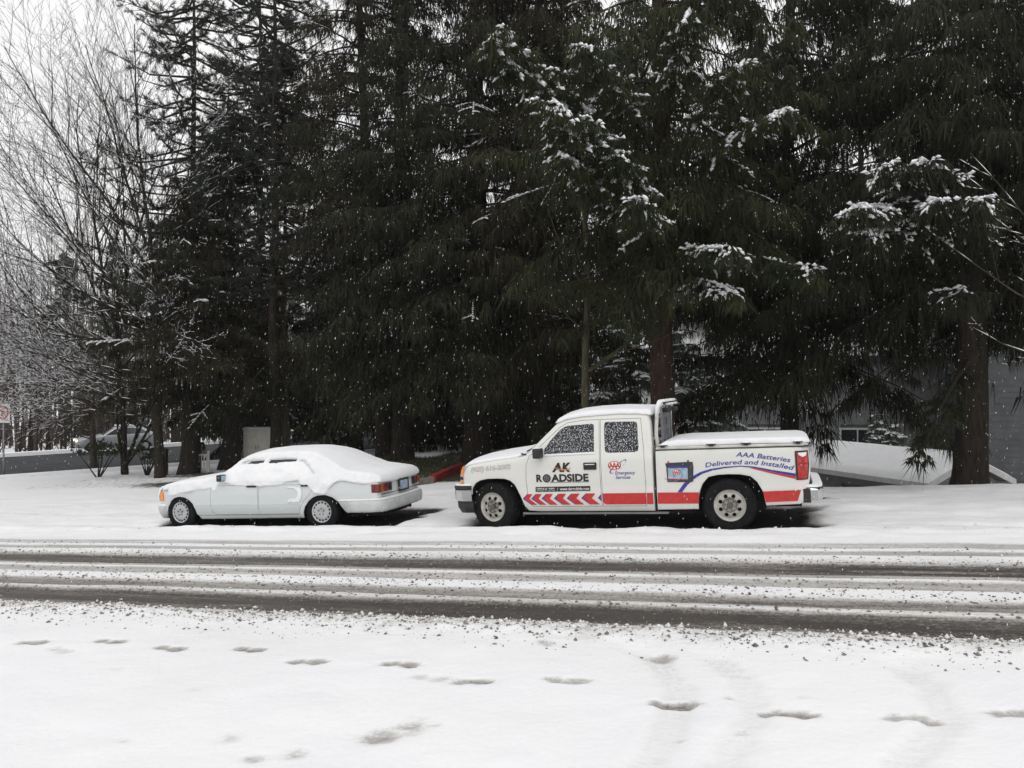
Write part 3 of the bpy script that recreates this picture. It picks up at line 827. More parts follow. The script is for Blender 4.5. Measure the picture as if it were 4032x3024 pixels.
def wheel(parent, x, y, z, RT, RR, w, kind, steer=0.0):
    """y: outer face of the tyre, outward +y when y > 0"""
    side = 1 if y > 0 else -1
    o = bpy.data.objects.new('wheel', None); COL.objects.link(o); o.parent = parent
    o.location = (x, y, z); o.rotation_euler = (0, 0, steer + (0 if side > 0 else math.pi))
    mb = MB()
    prof = [(RR * .97, -0.02), (RR * 1.03, -0.004), (RR * 1.12, 0.004), (RT * .86, 0.0), (RT * .95, -0.012), (RT * .985, -0.03), (RT, -0.055), (RT, -w / 2),
            (RT, -w + 0.055), (RT * .985, -w + 0.03), (RT * .93, -w + 0.008), (RR * 1.1, -w), (RR * .97, -w + 0.02)]
    mb.lathe(prof, 56)
    # tread blocks
    nb = 60
    for k in range(nb):
        t = 2 * math.pi * k / nb
        for dy in (-0.05, -w * .36, -w * .64, -w + 0.05):
            rot = Matrix.Rotation(-t, 3, 'Y')
            c = rot @ Vector((RT + 0.002, 0, 0))
            mb.box((c.x, dy + (0.008 if k % 2 else -0.008), c.z), (0.012, w * .17, 2 * math.pi * RT / nb * .68), rot)
    mb.build('tyre', 'tyre', o)
    MB().lathe([(RR * .985, -0.012), (RR * .93, -0.05), (RR * .90, -w * .7), (0.02, -w * .7)], 40).build('wheel_well', 'wheel_dark', o)
    if side < 0: return o
    if kind == 'steel':
        holes = [circ(RR * .62 * math.cos(2 * math.pi * (k + .5) / 8), RR * .62 * math.sin(2 * math.pi * (k + .5) / 8), 0.030) for k in range(8)]
        rim = disc_with_holes(RR * .995, 0, holes, lambda r: -0.004 - 0.022 * sstep(RR * .98, RR * .86, r) + 0.028 * sstep(RR * .85, RR * .52, r) - 0.030 * sstep(RR * .48, RR * .40, r), 'rim', 'wheel_steel', o, 0.022)
        MB().lathe([(0.001, 0.035), (0.040, 0.035), (0.046, 0.028), (0.046, -0.03)], 20).build('hub_cap', 'hub_grey', rim)
        for k in range(6):
            t = 2 * math.pi * (k + .2) / 6
            MB().lathe([(0.001, 0.016), (0.010, 0.016), (0.012, -0.03)], 6, c=(0.072 * math.cos(t), 0, 0.072 * math.sin(t))).build('lug_nut', 'hub_grey', rim)
        MB().lathe([(0.100, -0.025), (0.104, -0.016), (0.098, -0.012), (0.094, -0.02)], 32).build('hub_ring', 'hub_grey', rim)
    else:
        holes = []
        for k in range(15):
            t = 2 * math.pi * k / 15
            holes.append([(RR * r_ * math.cos(t + d_), RR * r_ * math.sin(t + d_)) for r_, d_ in ((.74, -.105), (.78, -.135), (.87, -.12), (.90, -.08), (.90, .08), (.87, .12), (.78, .135), (.74, .105))])
        rim = disc_with_holes(RR * .995, 0, holes, lambda r: -0.004 - 0.010 * sstep(RR * .99, RR * .93, r) + 0.016 * sstep(RR * .92, RR * .55, r) - 0.012 * sstep(RR * .30, RR * .2, r), 'rim', 'wheel_alloy', o, 0.022)
        for k in range(5):
            t = 2 * math.pi * (k + .25) / 5
            MB().lathe([(0.009, -0.02), (0.009, 0.006), (0.015, 0.006), (0.017, -0.02)], 10, c=(0.058 * math.cos(t), 0.0, 0.058 * math.sin(t))).build('lug_nut', 'hub_grey', rim)
        MB().lathe([(0.001, 0.006), (0.022, 0.006), (0.026, -0.015)], 18).build('hub_cap', 'wheel_alloy', rim)
    return o

# ============ pickup truck
truck = vehicle_root('pickup_truck', 'white extended cab pickup with roadside service lettering and snowy bed cover', -0.70, 13.48)
def W_cab(a, h):
    w = float(np.interp(h, [0.25, .32, .42, .60, .64, .80, 1.06, 1.14, 1.20, 1.45, 1.66, 1.80, 1.9], [.90, .935, .965, .985, .972, .982, .978, .962, .935, .875, .805, .745, .70]))
    if a > 3.75: w -= 0.17 * ((a - 3.75) / 0.55) ** 2.2
    return w
cab_out = [(1.10, .30, .01, 0, 'body'), (1.095, 1.20, .03, .0, 'body'), (1.115, 1.62, .05, .02, 'body'), (1.135, 1.74, .07, .03, 'body'), (1.20, 1.795, .07, .035, 'body'),
           (1.60, 1.815, .07, .045, 'body'), (2.0, 1.808, .07, .045, 'body'), (2.28, 1.785, .07, .045, 'body'), (2.47, 1.742, .06, .045, 'body'), (2.57, 1.69, .05, .05, 'windshield'),
           (2.66, 1.60, .04, .06, 'windshield'), (2.86, 1.405, .04, .085, 'windshield'), (3.05, 1.225, .03, .10, 'body'), (3.16, 1.175, .05, .075, 'body'), (3.26, 1.16, .06, .065, 'body'),
           (3.6, 1.125, .07, .06, 'body'), (3.95, 1.08, .08, .05, 'body'), (4.09, 1.045, .08, .05, 'body'), (4.17, .99, .06, .06, 'body'), (4.22, .90, .04, .08, 'body'), (4.25, .78, .03, .10, 'body'),
           (4.25, .60, .01, .10, 'under'), (4.02, .58, .01, 0, 'under'), (4.02, .66, .012, 0, 'under'), (4.0, .70, .012, 0, 'under'), (3.95, .762, .012, 0, 'under'), (3.87, .805, .012, 0, 'under'),
           (3.75, .828, .012, 0, 'under'), (3.58, .833, .012, 0, 'under'), (3.45, .825, .012, 0, 'under'), (3.36, .795, .012, 0, 'under'), (3.29, .735, .012, 0, 'under'),
           (3.205, .567, .012, 0, 'under'), (3.14, .385, .012, 0, 'under'), (3.08, .315, .012, 0, 'under'), (2.9, .30, .012, 0, 'under')]
door1 = [(3.03, 1.18), (3.085, 1.03), (3.094, .80), (3.078, .565), (3.05, .46), (3.01, .378), (1.893, .376), (1.899, .70), (1.901, 1.142), (1.912, 1.705), (2.2, 1.70), (2.42, 1.672), (2.55, 1.60), (2.80, 1.37), (2.97, 1.215)]
door2 = [(1.879, .376), (1.885, .70), (1.887, 1.142), (1.898, 1.705), (1.265, 1.70), (1.24, 1.45), (1.218, 1.18), (1.208, .758), (1.216, .376)]
win1 = [(2.775, 1.165), (2.80, 1.20), (2.795, 1.28), (2.69, 1.42), (2.545, 1.57), (2.48, 1.612), (2.40, 1.635), (2.03, 1.652), (1.99, 1.632), (1.982, 1.59), (1.977, 1.18)]
win2 = [(1.842, 1.60), (1.832, 1.65), (1.80, 1.668), (1.37, 1.658), (1.325, 1.64), (1.311, 1.60), (1.294, 1.26), (1.305, 1.205), (1.35, 1.184), (1.77, 1.184), (1.815, 1.20), (1.828, 1.245)]
cab = pressed_body(truck, cab_out, W_cab, [
    dict(name='door', key='door1', poly=door1, mat='truck_paint'), dict(name='rear_door', key='door2', poly=door2, mat='truck_paint'),
    dict(name='window', key='win1', poly=win1, mat='snowy_glass', parent='door1', depth=0.008, gap=0.011), dict(name='window', key='win2', poly=win2, mat='snowy_glass', parent='door2', depth=0.006, gap=0.007)],
    sp=0.07, mats=dict(body='truck_paint', under='underbody', windshield='buried_glass'), names=dict(body='cab_body', under='underbody'))
# bed
def W_bed(a, h):
    w = float(np.interp(h, [.30, .42, .60, .64, .85, 1.1, 1.22], [.945, .97, .988, .976, .985, .98, .965]))
    if a < -0.95: w -= 0.16 * ((-.95 - a) / .2) ** 2 if a > -1.2 else .25
    return w
bed_out = [(1.055, .318, .01, 0, 'body'), (1.05, .8, .02, 0, 'body'), (1.045, 1.185, .02, 0, 'body'), (1.035, 1.205, .02, 0, 'body'), (-1.09, 1.205, .02, 0, 'body'), (-1.115, 1.19, .02, 0, 'tailgate'), (-1.135, 1.0, .03, .02, 'tailgate'),
           (-1.135, .85, .03, .02, 'tailgate'), (-1.12, .72, .03, .02, 'tailgate'), (-1.09, .60, .02, .02, 'under'), (-1.04, .42, .012, 0, 'under'), (-.97, .39, .012, 0, 'under'), (-.51, .37, .012, 0, 'under'), (-.47, .58, .012, 0, 'under'),
           (-.40, .715, .012, 0, 'under'), (-.31, .80, .012, 0, 'under'), (-.17, .828, .012, 0, 'under'), (.0, .834, .012, 0, 'under'), (.15, .828, .012, 0, 'under'), (.285, .80, .012, 0, 'under'), (.375, .70, .012, 0, 'under'), (.425, .58, .012, 0, 'under'),
           (.445, .45, .012, 0, 'under'), (.452, .325, .012, 0, 'under')]
bed = pressed_body(truck, bed_out, W_bed, [], sp=0.08, mats=dict(body='truck_paint', under='underbody', tailgate='truck_paint'), names=dict(body='bed_side', under='bed_underside'))
# chassis seen under the sills
mb = MB()
for sy in (.42, -.42): mb.box((1.6, sy, .36), (5.2, .09, .14))
mb.tube([(0, .8, .38), (0, -.8, .38)], .06, 10).tube([(3.68, .8, .38), (3.68, -.8, .38)], .05, 10)
mb.lathe([(0.01, -.17), (.13, -.1), (.16, 0), (.13, .1), (.01, .17)], 16, c=(0, .05, .38))
mb.box((2.4, -.1, .33), (1.2, .6, .12)).box((0.9, .62, .34), (.7, .3, .2))
for x in (0, 3.65): mb.box((x, 0, .55), (1.0, 1.30, .55))
mb.build('chassis', 'underbody', truck)
mb = MB().box((2.05, .86, .262), (2.3, .05, .035)).build('running_board', 'galvanised', truck, bevel=.008)
for x, st in ((0.0, 0.0), (3.68, R(-15))):
    wheel(truck, x, .975 if x == 0 else .955, .378, .385, .232, .245, 'steel', st)
    wheel(truck, x, -.975, .378, .385, .232, .245, 'steel', st)
# bed cover, hinged lid with clips
cov_out = [(1.045, 1.222, .006, 0, 'body'), (1.03, 1.25, .02, .0, 'body'), (.97, 1.268, .02, .012, 'body'), (-1.06, 1.262, .02, .012, 'body'), (-1.115, 1.245, .02, .0, 'body'), (-1.125, 1.222, .006, 0, 'body')]
pressed_body(truck, cov_out, lambda a, h: .972 - (0.10 * max(0, (-1.0 - a) / .15) ** 2), [], sp=.05, mats=dict(body='white_tube'), names=dict(body='bed_cover'))
MB().box((-.04, 0, 1.214), (2.17, 1.915, .012)).build('cover_seal', 'black_plastic', truck)
sn = lambda P, d: 0.008 * fbm(P[:, 0], P[:, 1], 9, 3, 2)
cs = [(1.0, 1.262, .012, 0, 'body'), (.985, 1.29, .03, .0, 'body'), (.90, 1.335, .05, .01, 'body'), (.70, 1.355, .05, .012, 'body'), (.2, 1.352, .05, .016, 'body'), (-.5, 1.352, .05, .014, 'body'), (-1.0, 1.345, .05, .012, 'body'), (-1.10, 1.325, .05, .0, 'body'),
      (-1.15, 1.285, .03, .0, 'body'), (-1.145, 1.258, .02, .0, 'body'), (-1.0, 1.262, .012, 0, 'body'), (-.3, 1.272, .012, 0, 'body'), (.4, 1.266, .012, 0, 'body')]
pressed_body(truck, cs, lambda a, h: .968 - 0.13 * max(0, (-.98 - a) / .17) ** 2, [], sp=.05, mats=dict(body='snow'), names=dict(body='cover_snow'), bumpf=sn)
for k, x in enumerate((.93, .222, -.273, -.985)):
    z = 1.262
    c = MB().box((x, .972, z), (.060, .05, .026)).box((x, .975, z + .018), (.135, .075, .014)).build('lid_clip', 'black_plastic', truck, bevel=.004)
    MB().box((x, .973, z + .029), (.13, .07, .010)).build('clip_snow', 'snow', c, bevel=.003)
# snow on roof and bonnet
rs = [(1.10, 1.735, .015, 0, 'body'), (1.095, 1.79, .03, .02, 'body'), (1.14, 1.832, .04, .05, 'body'), (1.6, 1.856, .05, .055, 'body'), (2.0, 1.85, .05, .055, 'body'), (2.28, 1.828, .05, .055, 'body'), (2.47, 1.788, .05, .05, 'body'), (2.575, 1.735, .04, .05, 'body'),
      (2.62, 1.67, .02, .05, 'body'), (2.56, 1.68, .01, .03, 'body'), (2.44, 1.722, .01, .03, 'body'), (2.2, 1.755, .01, .03, 'body'), (1.95, 1.765, .01, .03, 'body'), (1.6, 1.775, .01, .03, 'body'), (1.3, 1.765, .01, .03, 'body')]
pressed_body(truck, rs, lambda a, h: W_cab(a, h - .02) + .012, [], sp=.05, mats=dict(body='snow'), names=dict(body='roof_snow'), bumpf=sn)
hs = [(3.10, 1.215, .01, .08, 'body'), (3.14, 1.225, .02, .085, 'body'), (3.26, 1.20, .05, .085, 'body'), (3.6, 1.168, .05, .078, 'body'), (3.95, 1.122, .05, .065, 'body'), (4.10, 1.085, .05, .06, 'body'), (4.18, 1.03, .04, .06, 'body'), (4.19, .985, .02, .06, 'body'),
      (4.15, 1.01, .01, .04, 'body'), (4.07, 1.045, .01, .04, 'body'), (3.9, 1.075, .01, .04, 'body'), (3.6, 1.115, .01, .04, 'body'), (3.25, 1.15, .01, .04, 'body')]
pressed_body(truck, hs, lambda a, h: W_cab(a, h - .05) - .035, [], sp=.05, mats=dict(body='snow'), names=dict(body='bonnet_snow'), bumpf=sn)
MB().tube([(3.10, .80, 1.245), (2.95, .5, 1.33), (2.86, .2, 1.37), (2.85, -.2, 1.37)], .012, 6).build('wiper', 'black_plastic', truck)
MB().box((3.12, .855, 1.20), (.10, .16, .02), Matrix.Rotation(R(-18), 3, 'Y')).build('cowl_grille', 'black_plastic', truck, bevel=.004)
# lamps
fl = [(4.255, .745), (4.245, .86), (4.225, .955), (4.195, 1.005), (4.165, 1.03), (4.135, 1.03), (4.17, .96), (4.19, .86), (4.195, .745)]
def side_patch(name, poly, mat, parent, Wf, off=.006, sp=.04, thick=.0):
    P, T = flat_region(densify(poly, sp), sp)
    V = np.stack([P[:, 0], [Wf(a, h) + off for a, h in P], P[:, 1]], 1)
    n_ = len(V); F = [tuple(t) for t in T]
    if thick:
        V = np.concatenate([V, V - [0, thick, 0]])
        ed = {}
        for t in T:
            for a, b_ in ((t[0], t[1]), (t[1], t[2]), (t[2], t[0])): ed[(a, b_)] = 1
        F += [(a, b_, b_ + n_, a + n_) for (a, b_) in ed if (b_, a) not in ed]
    me = bpy.data.meshes.new(name); me.from_pydata([tuple(p) for p in V], [], F); me.validate()
    bm = bmesh.new(); bm.from_mesh(me); bmesh.ops.recalc_face_normals(bm, faces=bm.faces)
    bm.to_mesh(me); bm.free()
    return link(name, me, mat, parent)
for sy in (1, -1):
    mbx = MB(); sec = [(4.265, .74), (4.262, .80), (4.255, .88), (4.235, .965), (4.19, 1.03)]
    for (x, z) in sec:
        mbx.v += [(x - .085, sy * (W_cab(x - .085, z) + .004), z), (x - .01, sy * (W_cab(x - .02, z) + .002), z), (x + .01, sy * (W_cab(x, z) - .06), z), (x + .03, sy * .50, z)]
    for i in range(len(sec) - 1):
        for k in range(3): mbx.f.append((i * 4 + k, i * 4 + k + 1, i * 4 + k + 5, i * 4 + k + 4))
    hl = mbx.build('headlight', 'clear_lens', truck, True)
    side_patch('turn_lens', [(4.252, .80), (4.25, .745), (4.185, .745), (4.185, .80)], 'amber_lens', hl, W_cab, .010) if sy > 0 else None
    side_patch('turn_lens', [(4.225, .955), (4.20, 1.005), (4.175, 1.035), (4.135, 1.035), (4.165, .965), (4.185, .87), (4.235, .87)], 'amber_lens', hl, W_cab, .010) if sy > 0 else None
    side_patch('lens_band', [(4.245, .862), (4.25, .81), (4.185, .81), (4.185, .862)], 'black_plastic', hl, W_cab, .010) if sy > 0 else None
mb = MB().box((4.30, 0, .90), (.06, .98, .26)); mb.build('grille', 'black_plastic', truck, bevel=.02)
MB().box((4.335, 0, .90), (.02, 1.0, .05)).build('grille_bar', 'chrome', truck, bevel=.006)
# bumpers
fp = [(4.03, .955), (4.20, .95), (4.31, .90), (4.37, .80), (4.41, .5), (4.43, 0), (4.41, -.5), (4.37, -.80), (4.31, -.90), (4.20, -.95), (4.03, -.955)]
fp = fp[::-1]
sweep_plan(fp, [(-.06, .655), (0.0, .655), (.012, .672), (.012, .700), (-.01, .722), (-.08, .722)]).build('bumper_pad', 'black_plastic', truck)
sweep_plan([(p[0], p[1]) for p in fp], [(-.10, .46), (-.015, .47), (.004, .50), (.008, .648), (-.10, .648)]).build('front_bumper', 'chrome', truck)
sweep_plan([(p[0] - .015, p[1] * .99) for p in fp], [(-.12, .27), (-.07, .275), (-.02, .36), (-.012, .455), (-.12, .455)]).build('air_dam', 'black_plastic', truck)
sweep_plan([(p[0], p[1]) for p in fp], [(-.07, .724), (0.0, .724), (-.005, .738), (-.06, .742)]).build('bumper_snow', 'snow', truck)
rp = [(-1.02, .93), (-1.10, .955), (-1.22, .93), (-1.29, .82), (-1.31, .5), (-1.31, -.5), (-1.29, -.82), (-1.22, -.93), (-1.10, -.955), (-1.02, -.93)]
sweep_plan(rp, [(-.12, .43), (-.02, .43), (.0, .46), (.0, .585), (-.02, .612), (-.14, .612)]).build('rear_bumper', 'chrome', truck)
sweep_plan([(-1.0, .945), (-1.06, .965), (-1.12, .962)], [(-.06, .40), (.0, .41), (.006, .60), (-.06, .615)]).build('bumper_end_cap', 'black_plastic', truck)
MB().box((-1.20, 0, .617), (.17, 1.86, .012)).build('bumper_step', 'black_plastic', truck, bevel=.003)
sweep_plan([(p[0], p[1]) for p in rp], [(-.15, .624), (-.01, .624), (-.02, .652), (-.14, .656)]).build('rear_bumper_snow', 'snow', truck)
# tail lamp on both corners
for sy in (1, -1):
    rim_ = [(-.935, 1.15), (-1.115, 1.15), (-1.125, .95), (-1.10, .735), (-.935, .735)]
    f = (lambda a, h: W_bed(a, h)) if sy > 0 else (lambda a, h: -W_bed(a, h) - .02)
    tl = side_patch('tail_light', rim_, 'black_plastic', truck, f, .008)
    if sy > 0:
        side_patch('lens', [(-.962, 1.125), (-1.102, 1.13), (-1.108, .965), (-.962, .965)], 'red_lens', tl, W_bed, .016, thick=.01)
        side_patch('lens', [(-.962, .957), (-1.108, .957), (-1.086, .752), (-.962, .752)], 'red_lens', tl, W_bed, .016, thick=.01)
        side_patch('lens_snow', [(-.975, 1.122), (-1.095, 1.125), (-1.085, 1.08), (-1.04, 1.06), (-.99, 1.09)], 'snow', tl, W_bed, .022)
# door mirror and handle
mr = MB().box((2.85, 1.075, 1.222), (.13, .20, .155)).build('mirror', 'black_plastic', cab['door1'], bevel=.03, seg=3)
MB().box((2.84, 1.0, 1.18), (.06, .16, .05)).build('mirror_arm', 'black_plastic', mr, bevel=.01)
MB().box((2.85, 1.075, 1.305), (.10, .17, .012)).build('mirror_snow', 'snow', mr, bevel=.005)
hd = MB().box((2.053, .982, .998), (.205, .03, .112)).build('door_handle', 'black_plastic', cab['door1'], bevel=.012, seg=3)
MB().box((2.053, 1.002, 1.005), (.155, .03, .034)).build('grip', 'black_plastic', hd, bevel=.01)
MB().box((2.053, 1.006, 1.026), (.15, .025, .010)).build('handle_snow', 'snow', hd, bevel=.003)
# sill of wet snow under both side windows
side_patch('sill_snow', [(2.78, 1.172), (1.98, 1.186), (1.98, 1.212), (2.3, 1.205), (2.77, 1.195)], 'snow', cab['door1'], W_cab, .014, thick=.01)
# cab guard behind the cab
MB().box((1.088, 0, 1.50), (.02, 1.42, .46)).build('back_window', 'dark_glass', truck, bevel=.006)
gd = bpy.data.objects.new('cab_guard', None); COL.objects.link(gd); gd.parent = truck
for sy in (.80, -.80):
    MB().tube([(1.02, sy * 1.06, 1.24), (1.035, sy * 1.05, 1.45), (1.02, sy, 1.72), (.99, sy * .96, 1.86), (.94, sy * .9, 1.90)], .027, 10).build('upright', 'white_tube', gd, True)
MB().tube([(.955, .74, 1.905), (.955, -.74, 1.905)], .03, 10).build('top_rail', 'black_plastic', gd, True)
for y in (-.55, -.2, .15, .5): MB().box((.99, y, 1.56), (.03, .05, .66)).build('slat', 'galvanised', gd)
for z in (1.36, 1.52, 1.70): MB().box((1.005, 0, z), (.012, 1.5, .045)).build('cross_bar', 'galvanised', gd)
for y in (.35, -.5): MB().lathe([(.001, -.04), (.07, -.04), (.085, 0), (.085, .03), (.001, .03)], 14, 'Z', (.93, y, 1.80)).build('work_lamp', 'black_plastic', gd)
for sy in (.45, -.30): MB().box((.945, sy, 1.945), (.10, .60, .04)).build('rail_snow', 'snow', gd, bevel=.015)
MB().box((.90, -.1, 1.89), (.06, 1.1, .03)).build('rail_snow', 'snow', gd, bevel=.012)
mb = MB().tube([(.955, .74, 1.93), (.97, .79, 1.93), (1.0, .83, 1.86), (1.03, .845, 1.70)], [.03, .035, .03, .012], 8); mb.build('upright_snow', 'snow', gd, True)

# --- lettering and graphics, vinyl on the side of the truck
def Wd(a, h):                       # outermost skin on the left
    return W_cab(a, h) if a > 1.08 else W_bed(a, h)
def vinyl_text(body, a_left, a_right, h0, hh, mat, parent, bold=.0, shear=.0, base=None, name='lettering', off=.004, space=1.0):
    V, F = text_mesh(body, bold, shear, 3, space)
    x0, x1 = V[:, 0].min(), V[:, 0].max()
    cap = 0.73
    a = a_left + (V[:, 0] - x0) / (x1 - x0) * (a_right - a_left)
    h = V[:, 1] / cap * hh
    b0 = np.array([h0 if base is None else base(t) for t in a])
    if base is not None:
        sl = np.array([(base(t + .01) - base(t - .01)) / .02 for t in a])
        a = a - sl * h; 
    h = h + b0
    P = [(aa, Wd(aa, z_) + off, z_) for aa, z_ in zip(a, h)]
    me = bpy.data.meshes.new(name); me.from_pydata(P, [], F); me.validate()
    return link(name, me, mat, parent)
def vinyl(poly, mat, parent, name='decal', off=.0035, sp=.06): return side_patch(name, poly, mat, parent, Wd, off, sp)
D1, D2 = cab['door1'], cab['door2']
# telephone number on the wing, grey outline letters
vinyl_text('(425) 616-2002', 4.02, 3.335, 0, .075, 'vinyl_grey', truck, .024, .12, lambda t: .945 + (4.02 - t) * .058)
vinyl_text('(425) 616-2002', 4.018, 3.337, 0, .073, 'vinyl_white', truck, -.012, .12, lambda t: .946 + (4.02 - t) * .058, off=.0055)
vinyl_text('A', 2.66, 2.495, .925, .135, 'vinyl_black', D1, .05, .16)
vinyl_text('K', 2.50, 2.358, .925, .135, 'vinyl_black', D1, .05, .16)
el = [(2.49 + .125 * math.cos(t), .985 + .042 * math.sin(t) + .01 * math.cos(t)) for t in np.linspace(math.pi * .85, math.pi * 2.12, 26)]
el2 = [(2.49 + .118 * math.cos(t), .992 + .030 * math.sin(t) + .01 * math.cos(t)) for t in np.linspace(math.pi * .85, math.pi * 2.12, 26)]
vinyl(el + el2[::-1], 'vinyl_orange', D1, 'swoosh', .007, .03)
vinyl_text('R', 2.922, 2.822, .772, .112, 'vinyl_black', D1, .045)
vinyl_text('ADSIDE', 2.682, 2.083, .772, .112, 'vinyl_black', D1, .045)
em = vinyl(circ(2.752, .822, .066, 26), 'vinyl_black', D1, 'tyre_emblem', .004)
vinyl(circ(2.752, .822, .046, 22), 'vinyl_grey', em, 'emblem_rim', .0065)
for k in range(9):
    t = 2 * math.pi * k / 9; c, s_ = math.cos(t), math.sin(t)
    vinyl([(2.752 + c * r_ - s_ * w_, .822 + s_ * r_ + c * w_) for r_, w_ in ((.012, -.004), (.040, -.008), (.040, .008), (.012, .004))], 'vinyl_charcoal', em, 'emblem_spoke', .009)
tread = [(2.70 - .62 * k / 40, .762 + (.004 if k % 2 else -.003)) for k in range(41)]
vinyl(tread + [(2.08, .752), (2.70, .752)], 'vinyl_grey', D1, 'tread_line', .004, .08)
ps = vinyl([(2.943, .690), (2.067, .694), (2.067, .618), (2.943, .612)], 'vinyl_black', D1, 'phone_strip')
vinyl_text('(425)616-2002', 2.925, 2.635, .632, .044, 'vinyl_white', ps, .022, off=.009)
vinyl_text('/', 2.595, 2.578, .632, .044, 'vinyl_white', ps, .022, .2, off=.009)
vinyl_text('www.akroadside.com', 2.548, 2.085, .633, .044, 'vinyl_white', ps, .022, off=.009)
for k, a0 in enumerate((3.161, 3.021, 2.852, 2.653, 2.449, 2.217)):
    g = .052 + .012 * k; par = D1 if k else truck
    vinyl([(a0, .507), (a0 - .075, .580), (a0 - .075 - g - .02, .580), (a0 - .02 - g, .507), (a0 - .13 - g, .408), (a0 - .13, .408)], 'vinyl_blue', par, 'chevron', .0035)
    vinyl([(a0 - .030, .507), (a0 - .085, .580), (a0 - .115 - g, .580), (a0 - .055 - g, .507), (a0 - .175 - g, .408), (a0 - .145, .408)], 'vinyl_red', par, 'chevron', .006)
vinyl([(1.884, .560), (1.884, .448), (1.84, .407), (1.81, .407), (1.86, .507), (1.86, .581)], 'vinyl_blue', D2, 'stripe_edge', .0035)
vinyl([(1.955, .509), (1.903, .565), (1.903, .455)], 'vinyl_blue', D1, 'stripe_edge', .0035)
vinyl([(1.92, .509), (1.903, .535), (1.903, .485)], 'vinyl_red', D1, 'stripe_tip', .006)
vinyl([(1.878, .578), (1.215, .578), (1.222, .406), (1.825, .406), (1.878, .455)], 'vinyl_red', D2, 'stripe', .006)
vinyl([(1.203, .578), (1.108, .578), (1.110, .406), (1.208, .406)], 'vinyl_red', truck, 'stripe', .006)
vinyl([(1.040, .580), (.430, .577), (.443, .410), (1.046, .412)], 'vinyl_red', bed['body'], 'stripe', .006)
vinyl([(-.470, .578), (-.994, .595), (-.94, .437), (-.505, .421)], 'vinyl_red', bed['body'], 'stripe', .006)
# oval emblem, swoosh, service words on the rear door
def oval_emblem(ca, ch, rx, rz, parent, off, ring_mat='vinyl_blue'):
    t_ = np.linspace(R(-62), R(112), 26)
    def arc(k1, k2): return [(ca - (rx * 2.05) * (math.cos(t) * .80 * k1 + .02) - 0.0, ch + rz * 1.5 * k2 * (math.sin(t) * .72 + math.cos(t) * .55)) for t in t_]
    up_ = [(ca - rx * .85, ch + rz * .72), (ca - rx * 1.45, ch + rz * 1.25), (ca - rx * 1.80, ch + rz * 1.38), (ca - rx * 1.86, ch + rz * 1.05), (ca - rx * 1.55, ch + rz * .25), (ca - rx * 1.15, ch - rz * .25),
           (ca - rx * 1.62, ch + rz * .42), (ca - rx * 1.76, ch + rz * .98), (ca - rx * 1.68, ch + rz * 1.18), (ca - rx * 1.38, ch + rz * 1.08), (ca - rx * .9, ch + rz * .6)]
    vinyl(up_, ring_mat, parent, 'swoosh', off, .03)
    lo_ = [(ca + rx * .55, ch - rz * .75), (ca + rx * .80, ch - rz * 1.35), (ca + rx * .78, ch - rz * 1.75), (ca + rx * .45, ch - rz * 1.85), (ca + rx * .20, ch - rz * 1.72), (ca + rx * .5, ch - rz * 1.70), (ca + rx * .66, ch - rz * 1.55), (ca + rx * .62, ch - rz * 1.3), (ca + rx * .4, ch - rz * .9)]
    vinyl(lo_, ring_mat, parent, 'swoosh', off, .03)
    ov = vinyl(circ(ca, ch, rz, 30, rx / rz), 'vinyl_red', parent, 'oval', off + .002)
    vinyl(circ(ca, ch, rz * .86, 30, rx / rz), 'vinyl_white', ov, 'oval_field', off + .0035)
    for k, dx in enumerate((.52, 0, -.52)):
        hh = rz * (1.20 if k != 1 else 1.5)
        vinyl_text('A', ca + rx * (dx + .40), ca + rx * (dx - .40), ch - hh / 2, hh, 'vinyl_red', ov, .03, off=off + .005)
oval_emblem(1.672, 1.0, .100, .066, D2, .004)
vinyl_text('Emergency', 1.668, 1.359, .862, .052, 'vinyl_blue', D2, .010, .2)
vinyl_text('Services', 1.664, 1.435, .795, .052, 'vinyl_blue', D2, .010, .2)
# battery picture on the bed, arc and words
BS = bed['body']
bt = vinyl([(.905, 1.012), (.86, 1.02), (.55, 1.03), (.50, 1.028), (.492, .95), (.508, .735), (.56, .728), (.885, .735), (.89, .95)], 'vinyl_charcoal', BS, 'battery_picture', .006)
vinyl([(.868, .975), (.582, .966), (.582, .944), (.868, .950)], 'vinyl_blue', bt, 'picture_band', .008)
pf = vinyl([(.868, .946), (.578, .938), (.583, .763), (.869, .772)], 'vinyl_sky', bt, 'picture_field', .008)
oval_emblem(.745, .880, .058, .038, bt, .010)
vinyl([(.869, .785), (.583, .775), (.583, .762), (.869, .771)], 'vinyl_red', bt, 'picture_band', .010)
vinyl([(.87, 1.045), (.845, 1.045), (.845, 1.018), (.87, 1.016)], 'vinyl_red', bt, 'terminal', .007)
vinyl([(.58, 1.055), (.555, 1.055), (.555, 1.028), (.58, 1.028)], 'vinyl_charcoal', bt, 'terminal', .007)
ca_ = [(.80 + .145 * math.cos(t), .845 + .10 * math.sin(t)) for t in np.linspace(R(45), R(330), 26)]
cb_ = [(.80 + .137 * math.cos(t), .845 + .092 * math.sin(t)) for t in np.linspace(R(45), R(330), 26)]
vinyl(ca_ + cb_[::-1], 'vinyl_grey', bt, 'picture_ring', .012, .03)
arc_a = [(.745, .582), (.65, .705), (.54, .80), (.40, .875), (.25, .918), (.05, .945), (-.18, .957), (-.37, .940), (-.62, .886), (-.93, .828)]
arc_b = [(-.93, .788), (-.62, .858), (-.37, .920), (-.18, .943), (.05, .924), (.23, .893), (.37, .848), (.49, .775), (.59, .69), (.68, .582)]
vinyl(arc_a + arc_b, 'vinyl_blue', BS, 'blue_arc', .0035, .04)
